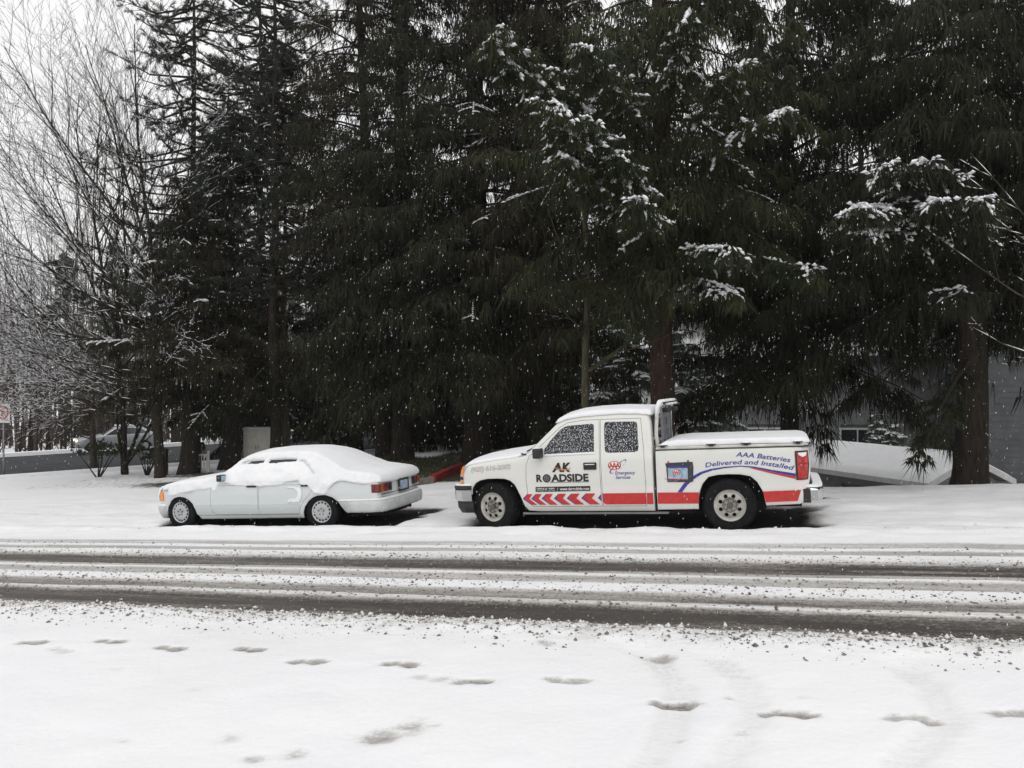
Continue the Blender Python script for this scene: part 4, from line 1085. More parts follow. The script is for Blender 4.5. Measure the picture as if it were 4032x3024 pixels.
vinyl([(-.37, .918), (-.62, .856), (-.93, .786), (-.928, .750), (-.62, .830), (-.30, .922)], 'vinyl_red', BS, 'red_arc', .004, .04)
vinyl_text('AAA Batteries', -.120, -.866, 0, .070, 'vinyl_blue', BS, .014, .2, lambda t: 1.092 - .060 * ((-.12 - t) / .746) - .045 * ((-.12 - t) / .746) ** 2)
vinyl_text('Delivered and Installed', .320, -.905, 0, .068, 'vinyl_blue', BS, .014, .2, lambda t: .978 - .10 * (t + .16) ** 2 * (1.6 if t > -.16 else 1.7) - .012 * max(0, -.16 - t))

# ============ snowed-in sedan
sedan = vehicle_root('white_sedan', 'old white four-door sedan buried under thick snow behind the pickup nose', -7.65, 13.66, -0.035)
def W_sed(a, h):
    w = float(np.interp(h, [.12, .20, .30, .43, .45, .62, .80, .90, .96, 1.10, 1.27, 1.4], [.80, .83, .875, .893, .886, .908, .893, .862, .838, .765, .655, .58]))
    if a > 3.0: w -= .11 * ((a - 3.0) / .5) ** 2
    if a < -.75: w -= .09 * ((-.75 - a) / .37) ** 2
    return w
sed_out = [(3.46, .40, .02, .06, 'body'), (3.49, .56, .04, .07, 'body'), (3.465, .67, .05, .07, 'body'), (3.39, .735, .06, .05, 'body'), (3.2, .775, .07, .045, 'body'), (2.8, .83, .07, .045, 'body'), (2.4, .87, .07, .045, 'body'), (2.13, .897, .06, .05, 'body'), (2.06, .92, .04, .06, 'windshield'),
           (1.95, 1.0, .03, .08, 'windshield'), (1.70, 1.18, .03, .07, 'windshield'), (1.60, 1.238, .04, .05, 'body'), (1.45, 1.265, .05, .05, 'body'), (1.1, 1.285, .05, .055, 'body'), (.7, 1.29, .05, .055, 'body'), (.42, 1.283, .05, .05, 'body'), (.22, 1.258, .04, .05, 'rear_window'), (.0, 1.155, .03, .06, 'rear_window'), (-.25, 1.025, .03, .05, 'rear_window'),
           (-.38, .955, .04, .04, 'body'), (-.55, .92, .06, .035, 'body'), (-.9, .895, .06, .03, 'body'), (-1.04, .875, .05, .03, 'body'), (-1.10, .83, .04, .04, 'body'), (-1.115, .70, .03, .05, 'body'), (-1.105, .55, .03, .05, 'body'), (-1.06, .44, .02, .04, 'under'), (-.9, .33, .01, 0, 'under'), (-.52, .29, .01, 0, 'under'),
           (-.478, .345, .01, 0, 'under'), (-.366, .475, .01, 0, 'under'), (-.25, .565, .01, 0, 'under'), (-.11, .61, .01, 0, 'under'), (.04, .603, .01, 0, 'under'), (.15, .565, .01, 0, 'under'), (.24, .50, .01, 0, 'under'), (.317, .402, .01, 0, 'under'), (.352, .31, .01, 0, 'under'), (.37, .205, .01, 0, 'under'), (2.55, .185, .01, 0, 'under'), (2.62, .33, .01, 0, 'under'),
           (2.69, .475, .01, 0, 'under'), (2.76, .545, .01, 0, 'under'), (2.85, .595, .01, 0, 'under'), (2.97, .612, .01, 0, 'under'), (3.08, .59, .01, 0, 'under'), (3.17, .535, .01, 0, 'under'), (3.258, .424, .01, 0, 'under'), (3.30, .32, .01, 0, 'under'), (3.38, .32, .01, 0, 'under')]
sd1 = [(2.257, .80), (2.284, .562), (2.283, .40), (2.26, .33), (2.197, .268), (1.231, .272), (1.262, .35), (1.272, .44), (1.250, .80)]
sd2 = [(1.238, .80), (1.260, .44), (1.250, .35), (1.219, .272), (.439, .285), (.40, .39), (.332, .50), (.22, .60), (.15, .70), (.10, .80)]
cl1 = [(2.262, .452), (2.266, .40), (2.24, .335), (2.19, .285), (1.252, .288), (1.275, .35), (1.284, .45)]
sw1 = [(1.80, .965), (1.72, 1.06), (1.60, 1.16), (1.50, 1.215), (1.24, 1.228), (1.235, .955)]
sw2 = [(1.16, 1.228), (.80, 1.232), (.56, 1.222), (.46, 1.20), (.30, 1.08), (.17, .99), (.18, .955), (1.16, .955)]
sed = pressed_body(sedan, sed_out, W_sed, [
    dict(name='door', key='d1', poly=sd1, mat='sedan_paint', gap=.005), dict(name='rear_door', key='d2', poly=sd2, mat='sedan_paint', gap=.005),
    dict(name='window', key='w1', poly=sw1, mat='dark_glass', gap=0, depth=.006), dict(name='window', key='w2', poly=sw2, mat='dark_glass', gap=0, depth=.006)],
    sp=.07, mats=dict(body='sedan_paint', under='underbody', windshield='buried_glass', rear_window='buried_glass'), names=dict(body='body', under='underbody'))
# lower cladding, in strips between the shut lines
for pl, par in (([(2.635, .452), (2.29, .452), (2.291, .40), (2.266, .33), (2.21, .27), (2.60, .27), (2.615, .33)], sedan), ([(2.277, .452), (2.278, .40), (2.254, .335), (2.195, .275), (1.240, .279), (1.268, .35), (1.277, .45)], sed['d1']),
                ([(1.255, .45), (1.246, .35), (1.220, .279), (.447, .292), (.41, .39), (.375, .448)], sed['d2'])):
    side_patch('cladding', pl, 'sedan_cladding', par, W_sed, .005, .06)
side_patch('sill_seam', [(2.55, .262), (.42, .270), (.42, .264), (2.55, .256)], 'seam', sedan, W_sed, .003)
mb = MB()
for sy in (.4, -.4): mb.box((1.3, sy, .22), (3.6, .12, .10))
mb.tube([(0, .7, .29), (0, -.7, .29)], .05, 8).box((-.75, 0, .27), (.5, 1.0, .16)).tube([(-.5, -.3, .24), (-1.15, -.35, .26)], .035, 8)
for x in (0, 2.95): mb.box((x, 0, .42), (.8, 1.25, .36))
mb.build('chassis', 'underbody', sedan)
for x, st in ((0.0, 0.0), (2.985, R(-4))):
    wheel(sedan, x, .865, .315, .318, .192, .205, 'alloy', st); wheel(sedan, x, -.865, .315, .318, .192, .205, 'alloy', st)
# bumpers
bp = [(-.365, .895), (-.7, .90), (-1.0, .885), (-1.12, .84), (-1.185, .74), (-1.215, .45), (-1.225, 0), (-1.215, -.45), (-1.185, -.74), (-1.12, -.84), (-1.0, -.885), (-.365, -.895)]
mb = sweep_plan(bp, [(-.08, .30), (.0, .30), (.022, .34), (.028, .44), (.018, .495), (-.08, .515)])
for i in (0, 1):                                   # the end behind the wheel arch is cut on a slant
    for k in range(6):
        if i == 0:
            x, y, z = mb.v[k]; mb.v[k] = (x - .16 * max(0, (.50 - z) / .2), y, z)
mb.build('rear_bumper', 'bumper_grey', sedan, True)
sweep_plan(bp, [(-.07, .516), (.005, .505), (.0, .528), (-.06, .535)]).build('bumper_snow', 'snow', sedan)
fpb = [(3.325, .86), (3.45, .835), (3.55, .76), (3.61, .60), (3.64, .3), (3.65, 0), (3.64, -.3), (3.61, -.60), (3.55, -.76), (3.45, -.835), (3.325, -.86)][::-1]
sweep_plan(fpb, [(-.10, .20), (-.05, .20), (.0, .30), (.022, .39), (.01, .425), (-.10, .43)]).build('front_bumper', 'bumper_grey', sedan, True)
sweep_plan(fpb, [(-.14, .43), (.0, .432), (-.01, .46), (-.06, .475), (-.14, .47)]).build('bumper_snow', 'snow', sedan)
# lamps
tl = [(3.47, .69), (3.372, .70), (3.358, .68), (3.358, .54), (3.38, .525), (3.47, .53), (3.485, .60)]
lamp_ = side_patch('turn_light', tl, 'amber_lens', sedan, W_sed, .012, .03, .012)
side_patch('headlight', [(3.498, .70), (3.478, .69), (3.49, .55), (3.502, .55)], 'clear_lens', sedan, lambda a, h: W_sed(a, h) - .05, .0, .03)
for sy in (1, -1):
    xr = lambda y: -1.118 - .05 * (1 - (y / .85) ** 2)
    t_l = MB()
    ys = [.845, .80, .72, .62, .54, .46]
    def lamp_seg(name, y0, y1, mat, z0=.625, z1=.775, wrap=False):
        m_ = MB()
        pts_ = [(xr(y0) - .014, y0), (xr((y0 + y1) / 2) - .016, (y0 + y1) / 2), (xr(y1) - .014, y1)]
        if wrap: pts_ = [(-1.00, W_sed(-1.0, .7) + .008), (-1.06, W_sed(-1.06, .7) + .010)] + pts_
        nrib = 5
        for (x, y) in pts_:
            for k in range(nrib):
                za, zb = z0 + (z1 - z0) * k / nrib, z0 + (z1 - z0) * (k + 1) / nrib
                m_.v += [(x + .012, y * sy, za + .004), (x, y * sy, za + .008), (x, y * sy, zb - .004), (x + .012, y * sy, zb)]
        w_ = nrib * 4
        for i in range(len(pts_) - 1):
            for k in range(w_ - 1): m_.f.append((i * w_ + k, i * w_ + k + 1, (i + 1) * w_ + k + 1, (i + 1) * w_ + k))
        return m_.build(name, mat, holder)
    holder = bpy.data.objects.new('tail_light', None); COL.objects.link(holder); holder.parent = sedan
    lamp_seg('lens', .838, .80, 'dark_red_lens', wrap=True); lamp_seg('lens', .797, .69, 'amber_dim'); lamp_seg('lens', .687, .53, 'dark_red_lens'); lamp_seg('lens', .527, .42, 'black_plastic')
pl_ = MB().box((-1.188, .0, .685), (.012, .33, .175)).build('number_plate', 'plate_blue', sedan, bevel=.003)
for c, d in (((-1.192, 0, .780), (.020, .39, .032)), ((-1.192, 0, .590), (.020, .39, .032)), ((-1.192, .178, .685), (.020, .034, .158)), ((-1.192, -.178, .685), (.020, .034, .158))):
    MB().box(c, d).build('plate_frame', 'black_plastic', pl_)
MB().box((-1.165, 0, .815), (.05, .16, .03)).build('boot_latch', 'black_plastic', sedan, bevel=.008)
MB().box((-1.105, 0, .59), (.10, 1.5, .008)).build('boot_seam', 'seam', sedan)
for x in (1.385, .295): MB().box((x, .905, .778), (.19 if x > 1 else .13, .028, .030)).build('door_handle', 'black_plastic', sed['d1'] if x > 1 else sed['d2'], bevel=.006)
mr = MB().box((1.985, .955, .945), (.10, .16, .12)).build('mirror', 'black_plastic', sed['d1'], bevel=.02, seg=3)
MB().box((1.930, .955, .945), (.008, .125, .09)).build('mirror_glass', 'vinyl_sky', mr)
# the snow on it
low = [(3.219, .742), (3.204, .63), (3.10, .63), (2.906, .672), (2.76, .690), (2.615, .715), (2.46, .730), (2.328, .745), (2.243, .764), (2.215, .72), (2.185, .688), (2.15, .700), (2.11, .79), (2.074, .862), (1.99, .852), (1.904, .842), (1.83, .815), (1.762, .804), (1.65, .790), (1.483, .788), (1.35, .795), (1.262, .790),
       (1.207, .768), (1.13, .780), (1.07, .784), (.90, .785), (.719, .80), (.693, .84), (.55, .855), (.42, .87), (.375, .80), (.30, .79), (.227, .79), (.19, .735), (.161, .70), (.10, .655), (.058, .635), (-.02, .632), (-.096, .62), (-.15, .655), (-.203, .718), (-.26, .78), (-.332, .828), (-.46, .849), (-.638, .823), (-.76, .80), (-.89, .788), (-1.0, .79), (-1.10, .80)]
top = [(3.395, .765), (3.40, .785), (3.30, .835), (3.1, .868), (2.8, .905), (2.4, .945), (2.16, .968), (2.06, 1.00), (1.92, 1.10), (1.74, 1.245), (1.62, 1.315), (1.45, 1.352), (1.1, 1.378), (.7, 1.382), (.42, 1.376), (.24, 1.352), (.08, 1.30), (-.12, 1.215), (-.34, 1.105), (-.50, 1.035), (-.75, 1.0), (-1.0, .965), (-1.11, .925), (-1.15, .87), (-1.155, .815)]
ss = [(a, h, .04, .062 if .3 < a < 1.75 else .05, 'body') for a, h in top] + [(a, h, .03, .03, 'none') for a, h in low[::-1]] + [(3.36, .72, .02, .04, 'body')]
def W_snow(a, h):
    base = W_sed(a, min(h, 1.20))
    if h > 1.20: base = W_sed(a, 1.20) - (h - 1.20) * .5
    return base + .032 + (.018 if .85 < h < 1.1 and .2 < a < 2 else 0)
slit1 = [(1.688, 1.165), (1.655, 1.205), (1.56, 1.222), (1.445, 1.230), (1.33, 1.226), (1.231, 1.216), (1.238, 1.188), (1.33, 1.186), (1.426, 1.178), (1.56, 1.172)]
slit2 = [(1.125, 1.185), (1.10, 1.222), (.93, 1.238), (.76, 1.242), (.65, 1.238), (.553, 1.229), (.569, 1.198), (.70, 1.190), (.853, 1.194), (1.0, 1.184)]
slit3 = [(.475, 1.205), (.43, 1.208), (.37, 1.19), (.29, 1.12), (.20, 1.045), (.135, .985), (.155, .98), (.25, 1.06), (.35, 1.14)]
sbump = lambda P, d: 0.026 * fbm(P[:, 0], P[:, 1], 4.5, 4, 6) + .018 * fbm(P[:, 0], P[:, 1], 14, 3, 3)
pressed_body(sedan, ss, W_snow, [], sp=.035, cross=16, mats=dict(body='snow'), names=dict(body='snow_cover'), bumpf=sbump, holes=[slit1, slit2, slit3])
side_patch('snow_patch', [(.655, .474), (.60, .50), (.52, .488), (.413, .496), (.37, .55), (.346, .634), (.36, .72), (.39, .765), (.43, .745), (.50, .757), (.58, .765), (.665, .758), (.60, .745), (.50, .74), (.43, .69), (.42, .63), (.45, .58), (.50, .545), (.58, .545), (.63, .53)], 'snow', sed['d2'], W_sed, .02, .03, .025)
side_patch('nose_snow', [(3.40, .775), (3.46, .72), (3.495, .62), (3.50, .52), (3.525, .50), (3.52, .62), (3.49, .74), (3.42, .805)], 'snow', sedan, lambda a, h: W_sed(min(a, 3.46), h) - .01, .015, .03, .06)

# ------------------------------------------------------------------ trees
def kites(P, D, Ln, Wd_, rng):
    """leaf-like blades: root P, direction D (unit), length, half width -> quads"""
    n_ = len(P)
    rnd = rng.normal(size=(n_, 3)); side = np.cross(D, rnd); side /= np.linalg.norm(side, axis=1)[:, None] + 1e-9
    m = P + D * (Ln * 0.42)[:, None]; w = side * Wd_[:, None]
    V = np.stack([P, m + w, P + D * Ln[:, None], m - w], 1).reshape(-1, 3)
    return V, np.arange(4 * n_).reshape(-1, 4)
def strands(P, D, Ln, Wd_, rng):
    """hanging sprays: narrow triangles, broad at the twig, pointed at the end"""
    n_ = len(P)
    rnd = rng.normal(size=(n_, 3)); side = np.cross(D, rnd); side /= np.linalg.norm(side, axis=1)[:, None] + 1e-9
    w = side * Wd_[:, None]; m = P + D * (Ln * .18)[:, None]
    V = np.stack([m + w, P + D * Ln[:, None], m - w * rng.uniform(.2, 1.0, n_)[:, None]], 1).reshape(-1, 3)
    return V, np.arange(3 * n_).reshape(-1, 3)
_OCT = np.array([(-1, 0, 0), (1, 0, 0), (0, -1, 0), (0, 1, 0), (0, 0, .9), (0, 0, -.35)])
_OCF = np.array([(0, 2, 4), (2, 1, 4), (1, 3, 4), (3, 0, 4), (2, 0, 5), (1, 2, 5), (3, 1, 5), (0, 3, 5)])
def snow_lumps(P, D, Ln, Wd_, Ht, rng):
    """pillows of snow lying along twigs"""
    n_ = len(P)
    up = np.array([0, 0, 1.0]); s = np.cross(D, up); s /= np.linalg.norm(s, axis=1)[:, None] + 1e-9
    u2 = np.cross(s, D)
    B = _OCT[None] * (1 + rng.uniform(-.3, .3, (n_, 6, 1)))
    V = P[:, None] + B[..., :1] * D[:, None] * Ln[:, None, None] + B[..., 1:2] * s[:, None] * Wd_[:, None, None] + B[..., 2:] * u2[:, None] * Ht[:, None, None]
    return V.reshape(-1, 3), (_OCF[None] + (np.arange(n_) * 6)[:, None, None]).reshape(-1, 3)
def unit(a): return a / (np.linalg.norm(a, axis=-1, keepdims=True) + 1e-9)

def bough(p0, p1, width, dens, hang, rng, snow=0.0, sag=0.12, blade=(.16, .46), bw=(.010, .024), bend=None, s_from=.3, needle_up=0.0):
    """one bough with side twigs and hanging sprays. Returns blade quads, snow lumps, axis points"""
    p0, p1 = np.array(p0, float), np.array(p1, float)
    ax = p1 - p0; L = np.linalg.norm(ax); d = ax / L
    side = np.cross(d, (0, 0, 1.0)); side /= np.linalg.norm(side) + 1e-9
    nt = max(4, int(L * 6.6 * dens)); t = np.sort(rng.uniform(.10, 1.0, nt))
    def axis(t_): return p0 + ax * t_[:, None] + np.array((0, 0, -1.0)) * (sag * L * (4 * t_ * (1 - t_)) * -0.5 + 0.10 * L * sag * t_ ** 2)[:, None]
    A = axis(t)
    m = 9
    t2 = np.repeat(t, 2); A2 = np.repeat(A, 2, 0); sg = np.tile([1.0, -1.0], nt)
    tl = (width * (1 - t2) ** .65 * np.minimum(1, t2 / .18 + .25) + .14) * rng.uniform(.55, 1.1, 2 * nt)
    ang = rng.uniform(.75, 1.15, 2 * nt)
    td = unit(d[None] * np.cos(ang)[:, None] + side[None] * (np.sin(ang) * sg)[:, None] + np.array((0, 0, 1.0)) * rng.normal(-.12 * hang, .12, 2 * nt)[:, None])
    u = np.tile((np.arange(m) + .5) / m, 2 * nt) + rng.uniform(-.1, .1, 2 * nt * m)
    iT = np.repeat(np.arange(2 * nt), m)
    pos = A2[iT] + td[iT] * (tl[iT] * u)[:, None]; pos[:, 2] -= .25 * hang * (tl[iT] * u) ** 2
    k = len(pos)
    sd_ = unit(td[iT] * rng.uniform(.0, .5, k)[:, None] + np.array((0, 0, -1.0)) * (hang * rng.uniform(.5, 1.4, k))[:, None] + rng.normal(0, .26, (k, 3)))
    ln = rng.uniform(*blade, k) * (0.7 + .5 * hang)
    wd = rng.uniform(*bw, k)
    V, F = strands(pos, sd_, ln, wd, rng)
    S = None
    if snow > 0:
        sel = (rng.random(2 * nt) < snow) & (t2 > s_from)
        if sel.any():
            q = np.repeat(np.flatnonzero(sel), 4); uu = np.tile([.2, .48, .76, 1.02], sel.sum())
            c = A2[q] + td[q] * (tl[q] * uu)[:, None]; c[:, 2] -= .25 * hang * (tl[q] * uu) ** 2 - .012
            dr = unit(td[q] + np.array((0, 0, -1.0)) * (.3 * hang * uu)[:, None])
            S = snow_lumps(c, dr, (tl[q] * .17 + .03) * rng.uniform(.7, 1.2, len(q)), rng.uniform(.03, .07, len(q)) * min(1, .45 + snow), rng.uniform(.02, .045, len(q)), rng)
            ta = np.linspace(s_from, 1, max(3, int(L * 4))); Aa = axis(ta); Aa[:, 2] += .02
            S2 = snow_lumps(Aa, np.repeat(d[None], len(ta), 0), np.full(len(ta), L * (1 - s_from) / len(ta) * .8), rng.uniform(.02, .045, len(ta)), rng.uniform(.02, .04, len(ta)), rng)
            S = (np.concatenate([S[0], S2[0]]), np.concatenate([S[1], S2[1] + len(S[0])]))
    return (V, F), S, axis(np.linspace(0, .92, 4))
def cat(parts):
    V = []; F = []; o = 0
    for v, f in parts:
        V.append(v); F.append(f + o); o += len(v)
    return np.concatenate(V), np.concatenate(F)
def trunk_mesh(mb, x, y, z0, H, r, rng, lean=(0, 0), n=14, flare=1.35):
    zs = [-.5, 0, .35, 1.0, 2.0, 3.5, 5.5, 8, 11, 15, 20]
    zs = [z for z in zs if z < H] + [H]
    pts = [(x + lean[0] * z + .05 * math.sin(z * .9 + x), y + lean[1] * z + .05 * math.cos(z * .7 + y), z0 + z) for z in zs]
    rad = [max(.015, r * (flare if z <= 0 else 1.12 if z < .5 else 1.0) * (1 - .93 * max(z, 0) / H)) for z in zs]
    mb.tube(pts, rad, n)
    return lambda z: (np.interp(z, zs, [p[0] for p in pts]), np.interp(z, zs, [p[1] for p in pts]))

TREES = {}
def conifer(name, label, x, y, H, Rm, cb, seed, r=.3, dens=1.0, hang=1.0, needle='needle_dark', barkm='bark_dark', snowp=.03, lean=(0, 0), group=None, top_vis=14.0, whorl=.30, per=5, back=.55, zoff=None,
            extra=(), blade=(.18, .52), bw=(.012, .029), gap=.30, sag=.12, shape=.75, cbf=None, rise=.0, snow_amt=(.15, .5), s_from=.55):
    rng = np.random.default_rng(seed)
    z0 = height(x, y) if zoff is None else zoff
    root = empty(name, label, 'tree', group, (x, y, z0))
    mb = MB(); at_ = trunk_mesh(mb, 0, 0, 0, H, r, rng, lean)
    Q = []; S = []
    z = cb
    while z < H - .3:
        vis = z + z0 < 2.15 + .475 * (y + 2.5) + .8 if y < 60 else True
        f = (z - cb) / (H - cb)
        nb = per if vis else max(2, per // 2)
        a0 = rng.uniform(0, 6.28)
        for k in range(nb):
            az = a0 + 6.283 * k / nb + rng.normal(0, .25)
            zz = z + rng.uniform(-.5, .5) * whorl * 2.2
            L = (Rm * (1 - f) ** shape + .25) * rng.uniform(.70, 1.12)
            toward = -math.sin(az)                       # 1: to the street
            if cbf is not None and zz < cbf(az): continue
            px, py = at_(zz)
            L *= min(1.0, .55 + .45 * (zz - cb + .6) / 1.8) if zz - cb < 1.2 else 1.0
            tip = (px + math.cos(az) * L, py + math.sin(az) * L, zz + rng.uniform(-.55, .14) * L * min(hang, 1.15) + rise * L)
            dn = dens * (1.0 if toward > -.25 else back) * (1.0 if vis else .35)
            if gap and zz > cb + 1.2 and float(vnoise(x + tip[0] * .8, z0 + tip[2], .42, seed % 7)) > gap: continue
            sn_ = 0.0
            if rng.random() < snowp: sn_ = rng.uniform(*snow_amt)
            q, s_, axp = bough((px, py, zz), tip, .36 * L, dn, hang, rng, sn_, sag, blade, bw, s_from=s_from)
            Q.append(q)
            if s_ is not None: S.append(s_)
            if toward > -.5 or rng.random() < .4: mb.tube(axp.tolist(), [.035 + .006 * L, .03, .02, .008], 4, False)
        z += whorl * (1.0 if vis else 2.2)
    for (h0, tip, wdt, sn_, dn) in extra:                 # boughs that reach out towards the street
        px, py = at_(h0); p0 = np.array((px, py, h0)); tip = np.array((tip[0] - x, tip[1] - y, tip[2] - z0))
        ax = tip - p0; L = np.linalg.norm(ax); d = ax / L; sdv = unit(np.cross(d, (0, 0, 1.0)))
        q, s_, axp = bough(p0, tip, wdt * .8, dn * .35, hang, rng, 0, .10)
        Q.append(q); mb.tube(axp.tolist(), [.06, .045, .03, .014], 5, False)
        reach = min(.5, 3.3 / L)                         # the outer two and a half metres carry the snow
        for t in np.arange(1 - reach, 1.0, .085 / L * 2.2):
            for sg in (-1, 1):
                if rng.random() < .12: continue
                b0 = p0 + ax * t + np.array((0, 0, .10 * L * 2 * t * (1 - t) * .9))
                f = (1 - t) / reach
                l2 = (wdt * (.30 + .75 * f) + .10) * rng.uniform(.55, 1.2)
                dd = unit(d * rng.uniform(.2, .9) + sdv * sg * rng.uniform(.35, 1.0) + np.array((0, 0, rng.uniform(-1.1, .0))))
                e = b0 + dd * l2
                q, s_, _ = bough(b0, e, .10 + .10 * rng.random(), 2.4, .9, rng, 0, .05, (.08, .20), (.010, .020))
                Q.append(q)
                if rng.random() < min(1, sn_ * 1.35):
                    nl = max(4, int(l2 / .06)); tt = np.linspace(.12, 1.02, nl)
                    c = b0[None] + (e - b0)[None] * tt[:, None] + rng.normal(0, .018, (nl, 3)); c[:, 2] += .022
                    S.append(snow_lumps(c, unit(np.repeat(dd[None], nl, 0) + rng.normal(0, .2, (nl, 3))), l2 / nl * rng.uniform(.7, 1.3, nl), rng.uniform(.030, .066, nl), rng.uniform(.026, .05, nl), rng))
                    for w in range(rng.integers(1, 4)):
                        c2 = b0 + (e - b0) * rng.uniform(.3, 1); d2 = unit(dd + sdv * rng.uniform(-1, 1) + np.array((0, 0, -.5)))
                        S.append(snow_lumps((c2 + d2 * .07)[None], d2[None], np.array([rng.uniform(.04, .08)]), np.array([rng.uniform(.024, .045)]), np.array([.026]), rng))
            if rng.random() < sn_:
                c = (p0 + ax * t + np.array((0, 0, .10 * L * 2 * t * (1 - t) * .9 + .02)))[None]
                S.append(snow_lumps(c, d[None], np.array([.13]), np.array([rng.uniform(.035, .06)]), np.array([.04]), rng))
    mb.build('trunk', barkm, root, True)
    V, F = cat(Q)
    link('crown', np_mesh('crown', V, F), needle, root, False, 'stuff')
    if S:
        V, F = cat(S); link('snow_load', np_mesh('snow_load', V, F), 'snow', root, False, 'stuff')
    TREES[name] = root
    return root
PX = 5.574e-4                                      # metres per picture unit (2212 wide) and metre of depth, used only to note distances
def at_px(px, py, Z): return ((px - 1106) * PX * Z, Z, 2.15 + (829.5 - py) * PX * Z)

# right: tall spruces along the bank
conifer('spruce_tree', 'tall spruce with bare reddish trunk rising behind the pickup cab', 3.40, 19.0, 24, 3.9, 5.0, 11, .30, 1.1, 1.0, 'needle_green', 'bark_red', .05, group=None, top_vis=11.5, back=.35,
        extra=[(6.6, at_px(1058, 78, 13.2), .85, 1.0, 2.6), (6.4, at_px(1085, 125, 13.4), .5, 1.0, 2.2), (5.6, at_px(1192, 215, 12.8), .95, 1.0, 2.8), (5.5, at_px(1222, 275, 13.1), .55, 1.0, 2.4), (5.3, at_px(1205, 330, 13.3), .5, .9, 2.2), (5.0, at_px(1375, 430, 13.5), .60, .6, 2.0), (7.2, at_px(1255, 100, 13.5), .55, .5, 2.0), (5.4, at_px(1330, 330, 14.0), .6, .5, 2.0),
               (6.6, at_px(1700, 235, 14.5), .6, .55, 2.0), (6.9, at_px(1610, 130, 14.5), .5, .5, 2.0), (7.6, at_px(1490, 20, 14.0), .6, .6, 2.0), (5.0, at_px(1585, 540, 14.5), .6, .4, 1.8), (4.7, at_px(1600, 640, 15.0), .5, .6, 1.6), (5.2, at_px(1770, 585, 14.8), .6, .25, 1.8), (4.6, at_px(1180, 620, 15.5), .8, .0, 1.5)])
def clear_front(z_open):
    return lambda az: z_open if math.sin(az) < -.35 else 0.0
conifer('spruce_tree', 'spruce with thick dark trunk standing at the right edge of the snow bank', 10.05, 18.2, 24, 4.4, 3.9, 12, .34, 1.1, 1.2, 'needle_dark', 'bark_dark', .02, top_vis=11.0, cbf=clear_front(4.9), back=.22, gap=.5,
        extra=[(5.4, at_px(1842, 450, 12.6), .85, 1.0, 2.8), (5.2, at_px(1870, 505, 13.0), .7, 1.0, 2.4), (5.5, at_px(1905, 360, 12.8), .75, .8, 2.4), (5.6, at_px(1990, 345, 12.8), .5, .6, 2.2), (4.9, at_px(2010, 430, 12.6), .5, .9, 2.4), (4.8, at_px(2110, 430, 12.5), .5, .7, 2.2), (4.2, at_px(2070, 640, 14.0), .6, .1, 1.6), (3.0, at_px(1985, 985, 15.5), .5, .0, 1.6)])
conifer('spruce_tree', 'drooping spruce whose low curtain of needles hangs over the shed roof', 7.5, 22.5, 23, 4.6, 4.25, 13, .28, 1.2, 1.35, 'needle_dark', 'bark_dark', .012, top_vis=12.5, back=.16, gap=.55)
conifer('spruce_tree', 'spruce beyond the right edge of the snow bank with only its boughs showing', 14.6, 19.5, 23, 4.6, 3.9, 15, .30, .95, 1.2, 'needle_dark', 'bark_dark', .03, top_vis=11, back=.2)
conifer('spruce_tree', 'dark spruce on the lower yard far behind the small shed', 15.5, 37.0, 24, 4.2, 6.4, 16, .28, 1.0, 1.2, 'needle_dark', 'bark_dark', .01, top_vis=13, back=.4)
conifer('spruce_tree', 'spruce showing only its upper crown high above the shed ridge', 12.6, 22.6, 25, 3.6, 7.2, 17, .28, 1.1, 1.15, 'needle_dark', 'bark_dark', .01, back=.3)
# middle
conifer('fir_tree', 'fir with a stout upright trunk beside the end of the red kerb', -1.10, 25.0, 26, 4.2, 2.6, 21, .42, .98, 1.1, 'needle_dark', 'bark_dark', .03, top_vis=14.5, cbf=clear_front(3.0))
conifer('fir_tree', 'fir with broad dark trunk straight behind the sedan tail', -3.45, 26.0, 26, 4.0, 2.5, 22, .36, .95, 1.05, 'needle_dark', 'bark_dark', .04, top_vis=15, cbf=clear_front(2.8), gap=.14)
conifer('fir_tree', 'fir with brown trunk leaning left, between the broad fir and the pale trunk', -4.25, 27.5, 24, 3.6, 3.2, 23, .27, .85, .95, 'needle_brown', 'bark_dark', .06, lean=(-.055, 0), top_vis=15.5, gap=.10)
conifer('fir_tree', 'slender fir behind the pickup windshield', 0.75, 24.0, 24, 3.6, 2.9, 24, .24, 1.0, 1.2, 'needle_brown', 'bark_dark', .03, top_vis=14, gap=.45)
conifer('fir_tree', 'fir with thin pale mossy trunk behind the sedan roof', -8.5, 31.0, 16, 3.7, 3.4, 25, .15, 1.1, .95, 'needle_brown', 'bark_moss', .05, top_vis=17)
conifer('fir_tree', 'dark fir with trunk rising behind the sedan windshield', -10.2, 30.0, 13.5, 4.0, 2.6, 26, .34, 1.15, .9, 'needle_dark', 'bark_dark', .10, top_vis=16.5)
conifer('fir_tree', 'dark fir with trunk rising above the sedan bonnet', -11.15, 28.6, 10.5, 3.6, 3.0, 27, .30, 1.05, .9, 'needle_brown', 'bark_dark', .14, top_vis=13, shape=1.0)
